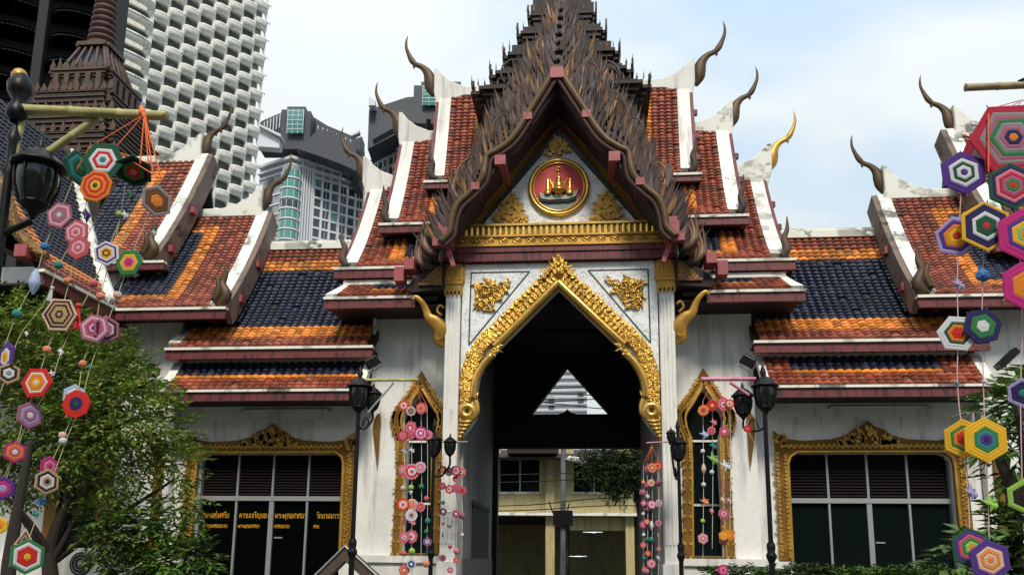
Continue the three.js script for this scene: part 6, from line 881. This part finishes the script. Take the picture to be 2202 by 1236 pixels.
{
  const z = 2.5, b1 = thing('bamboo_bracket', 'thin pale bamboo bracket on the lamp post left of the gate', 'bracket'); bamboo(b1, at(782, 817, z), at(900, 817, z), 0.026, M.bamboo); bamboo(b1, at(790, 888, z), at(846, 823, z - 0.03), 0.018, M.steel);
  const b2 = thing('bamboo_bracket', 'pink painted bracket on the lamp post right of the gate', 'bracket'); bamboo(b2, at(1508, 815, z), at(1626, 815, z), 0.035, M.pinkPole); bamboo(b2, at(1570, 822, z), at(1612, 850, z), 0.026, M.pinkPole); bamboo(b2, at(1619, 822, z - 0.03), at(1624, 850, z - 0.03), 0.026, M.pinkPole);
  smallMobile('hanging mobile of red and pink yarn flowers before the left niche window', z, [893, 826], [
    [868, 858, 1215, [[872, 14], [937, 15], [1011, 14], [1050, 6, 'pe'], [1085, 17], [1118, 10, 'rs', 'tassel'], [1155, 15], [1190, 6, 'rs'], [1226, 14], [970, 8, 'cb', 'bird']]],
    [884, 862, 1225, [[884, 12, 'h', 'lp gr rs'], [920, 18], [934, 13], [968, 8, 'wh', 'bird'], [1014, 20, 'h', 'pk rd wh rs'], [1048, 6, 'lm'], [1058, 8, 'wh', 'star'], [1086, 16, 'h', 'pe sa pk'], [1108, 15, 'h', 'wh lp gr'], [1124, 9, 'pk', 'bird'], [1154, 17, 'h', 'rs pk wh rs'], [1185, 7, 'lm'], [1213, 12, 'h', 'cb nv wh']]],
    [905, 866, 1200, [[878, 15, 'h', 'rs sa rs'], [932, 17, 'h', 'mg lp mg wh'], [1005, 15, 'h', 'lp pk lp'], [1046, 6, 'gr'], [1090, 12]]], [918, 872, 1190, [[935, 12, 'h', 'pk mv'], [1072, 6, 'rs'], [1120, 6, 'tl'], [1165, 11, 'h', 'mv pu wh mv'], [1143, 5, 'gr'], [1212, 8, 'sa']]]], 301);
  smallMobile('hanging mobile of pink yarn flowers and a green fish before the right niche window', z, [1530, 826], [
    [1512, 862, 1200, [[882, 14, 'h', 'or sa rs rd'], [934, 11, 'cb', 'bird'], [970, 5, 'wh'], [1008, 9, 'pe', 'lantern'], [1042, 5, 'wh'], [1078, 11, 'sa', 'bird'], [1120, 5, 'lm'], [1158, 14, 'h', 'pk lp rs wh']]],
    [1532, 858, 1180, [[872, 14, 'h', 'rd cr ye'], [908, 9, 'pk', 'bird'], [926, 11], [958, 10, 'tl', 'bird'], [986, 16, 'lg', 'bird'], [1015, 5, 'wh'], [1100, 9, 'pk', 'star']]],
    [1556, 856, 1220, [[870, 18, 'h', 'rs pk rs wh rd'], [895, 9, 'rs', 'star'], [928, 13, 'h', 'rs rs wh'], [1000, 15, 'wh', 'bird'], [1045, 9, 'rs', 'tassel'], [1076, 10, 'pe', 'star'], [1105, 14, 'h', 'mv rs lp rs'], [1133, 8, 'sa', 'star'], [1152, 13, 'h', 'or ye sa'], [1164, 9, 'mv'], [1226, 14, 'h', 'mg pk mg']]],
    [1570, 870, 1160, [[868, 12], [1078, 10, 'lp', 'star'], [1152, 14, 'h', 'or or ye']]]], 302);
  const mid = [[952, 985, 1200, [[1010, 9], [1045, 9], [1100, 9, 'h', 'nv mv wh'], [1080, 5, 'tl'], [1125, 4, 'mv'], [1150, 5, 'bk', 'tassel'], [1200, 9, 'h', 'mv br']]], [966, 985, 1230, [[1014, 11, 'h', 'rs wh br'], [1052, 11], [1100, 4, 'wh'], [1130, 5, 'gy'], [1175, 5, 'rs'], [1226, 8]]], [980, 985, 1220, [[1012, 13, 'h', 'cr lp rs'], [1030, 9], [1050, 12, 'h', 'rs mv'], [1105, 11, 'h', 'mv cr wh'], [1145, 5, 'tn', 'tassel'], [1185, 7, 'pk'], [1205, 8, 'h', 'rs sa']]], [993, 988, 1200, [[1015, 12, 'h', 'sa cr wh rd'], [1055, 11, 'h', 'rs cr'], [1108, 8, 'mv'], [1150, 4, 'wh']]]];
  smallMobile('dense mobile of small red yarn flowers on the left column of the arch', 0.7, [968, 950], mid, 303);
  const b3 = thing('bamboo_bracket', 'short thin cane bracket at the left column of the arch', 'bracket'); bamboo(b3, at(940, 950, 0.7), at(1006, 950, 0.7), 0.014, M.bambooTan);
  const b4 = thing('bamboo_bracket', 'short thin red cane bracket at the right column of the arch', 'bracket'); bamboo(b4, at(1390, 952, 0.7), at(1458, 949, 0.7), 0.014, M.pinkPole);
  smallMobile('dense mobile of dim pink yarn flowers inside the right side of the arch', 0.4, [1402, 958], [
    [1384, 1000, 1236, [[1036, 6], [1060, 8, 'mv'], [1082, 8, 'h', 'rs pk wh'], [1105, 4, 'wh'], [1128, 9, 'h', 'mv pk'], [1150, 4, 'wh'], [1172, 8], [1200, 5, 'tl'], [1224, 7]]], [1392, 996, 1236, [[1008, 10, 'h', 'mv rs'], [1045, 6, 'rs'], [1068, 5, 'wh'], [1095, 5, 'mv'], [1122, 8], [1160, 5, 'gr'], [1190, 8], [1228, 6, 'pk']]],
    [1402, 994, 1236, [[1006, 12, 'h', 'sa or rs wh'], [1038, 9, 'h', 'pe sa'], [1085, 11, 'h', 'pk wh rs'], [1130, 8, 'wh', 'lantern'], [1160, 6, 'tl'], [1212, 11, 'h', 'pk lp rs']]], [1416, 990, 1236, [[1002, 12, 'h', 'rd sa rd'], [1038, 8, 'mv'], [1082, 9, 'h', 'wh rs wh'], [1125, 8, 'h', 'pk mv'], [1150, 5, 'or', 'tassel'], [1180, 6], [1200, 7, 'wh', 'star']]]], 304);
  const rose = thing('yarn_ornament', 'single red yarn flower hung on the right lamp post', 'ornament'); hex(rose, 1608, 922, 2.4, 9, ['rd', 'cr', 'sa']); string(rose, [[1610, 905], [1608, 922], [1622, 950], [1640, 990]], 2.4, M.stringPink, 0.004);
}
scene.traverse((o) => { if (o.isMesh) { o.castShadow = o.receiveShadow = true; } });
const renderer = new THREE.WebGLRenderer({ antialias: true });
renderer.shadowMap.enabled = true; renderer.toneMapping = THREE.LinearToneMapping; renderer.toneMappingExposure = EXPOSURE;
renderer.setSize(1024, 574);
renderer.render(scene, camera);
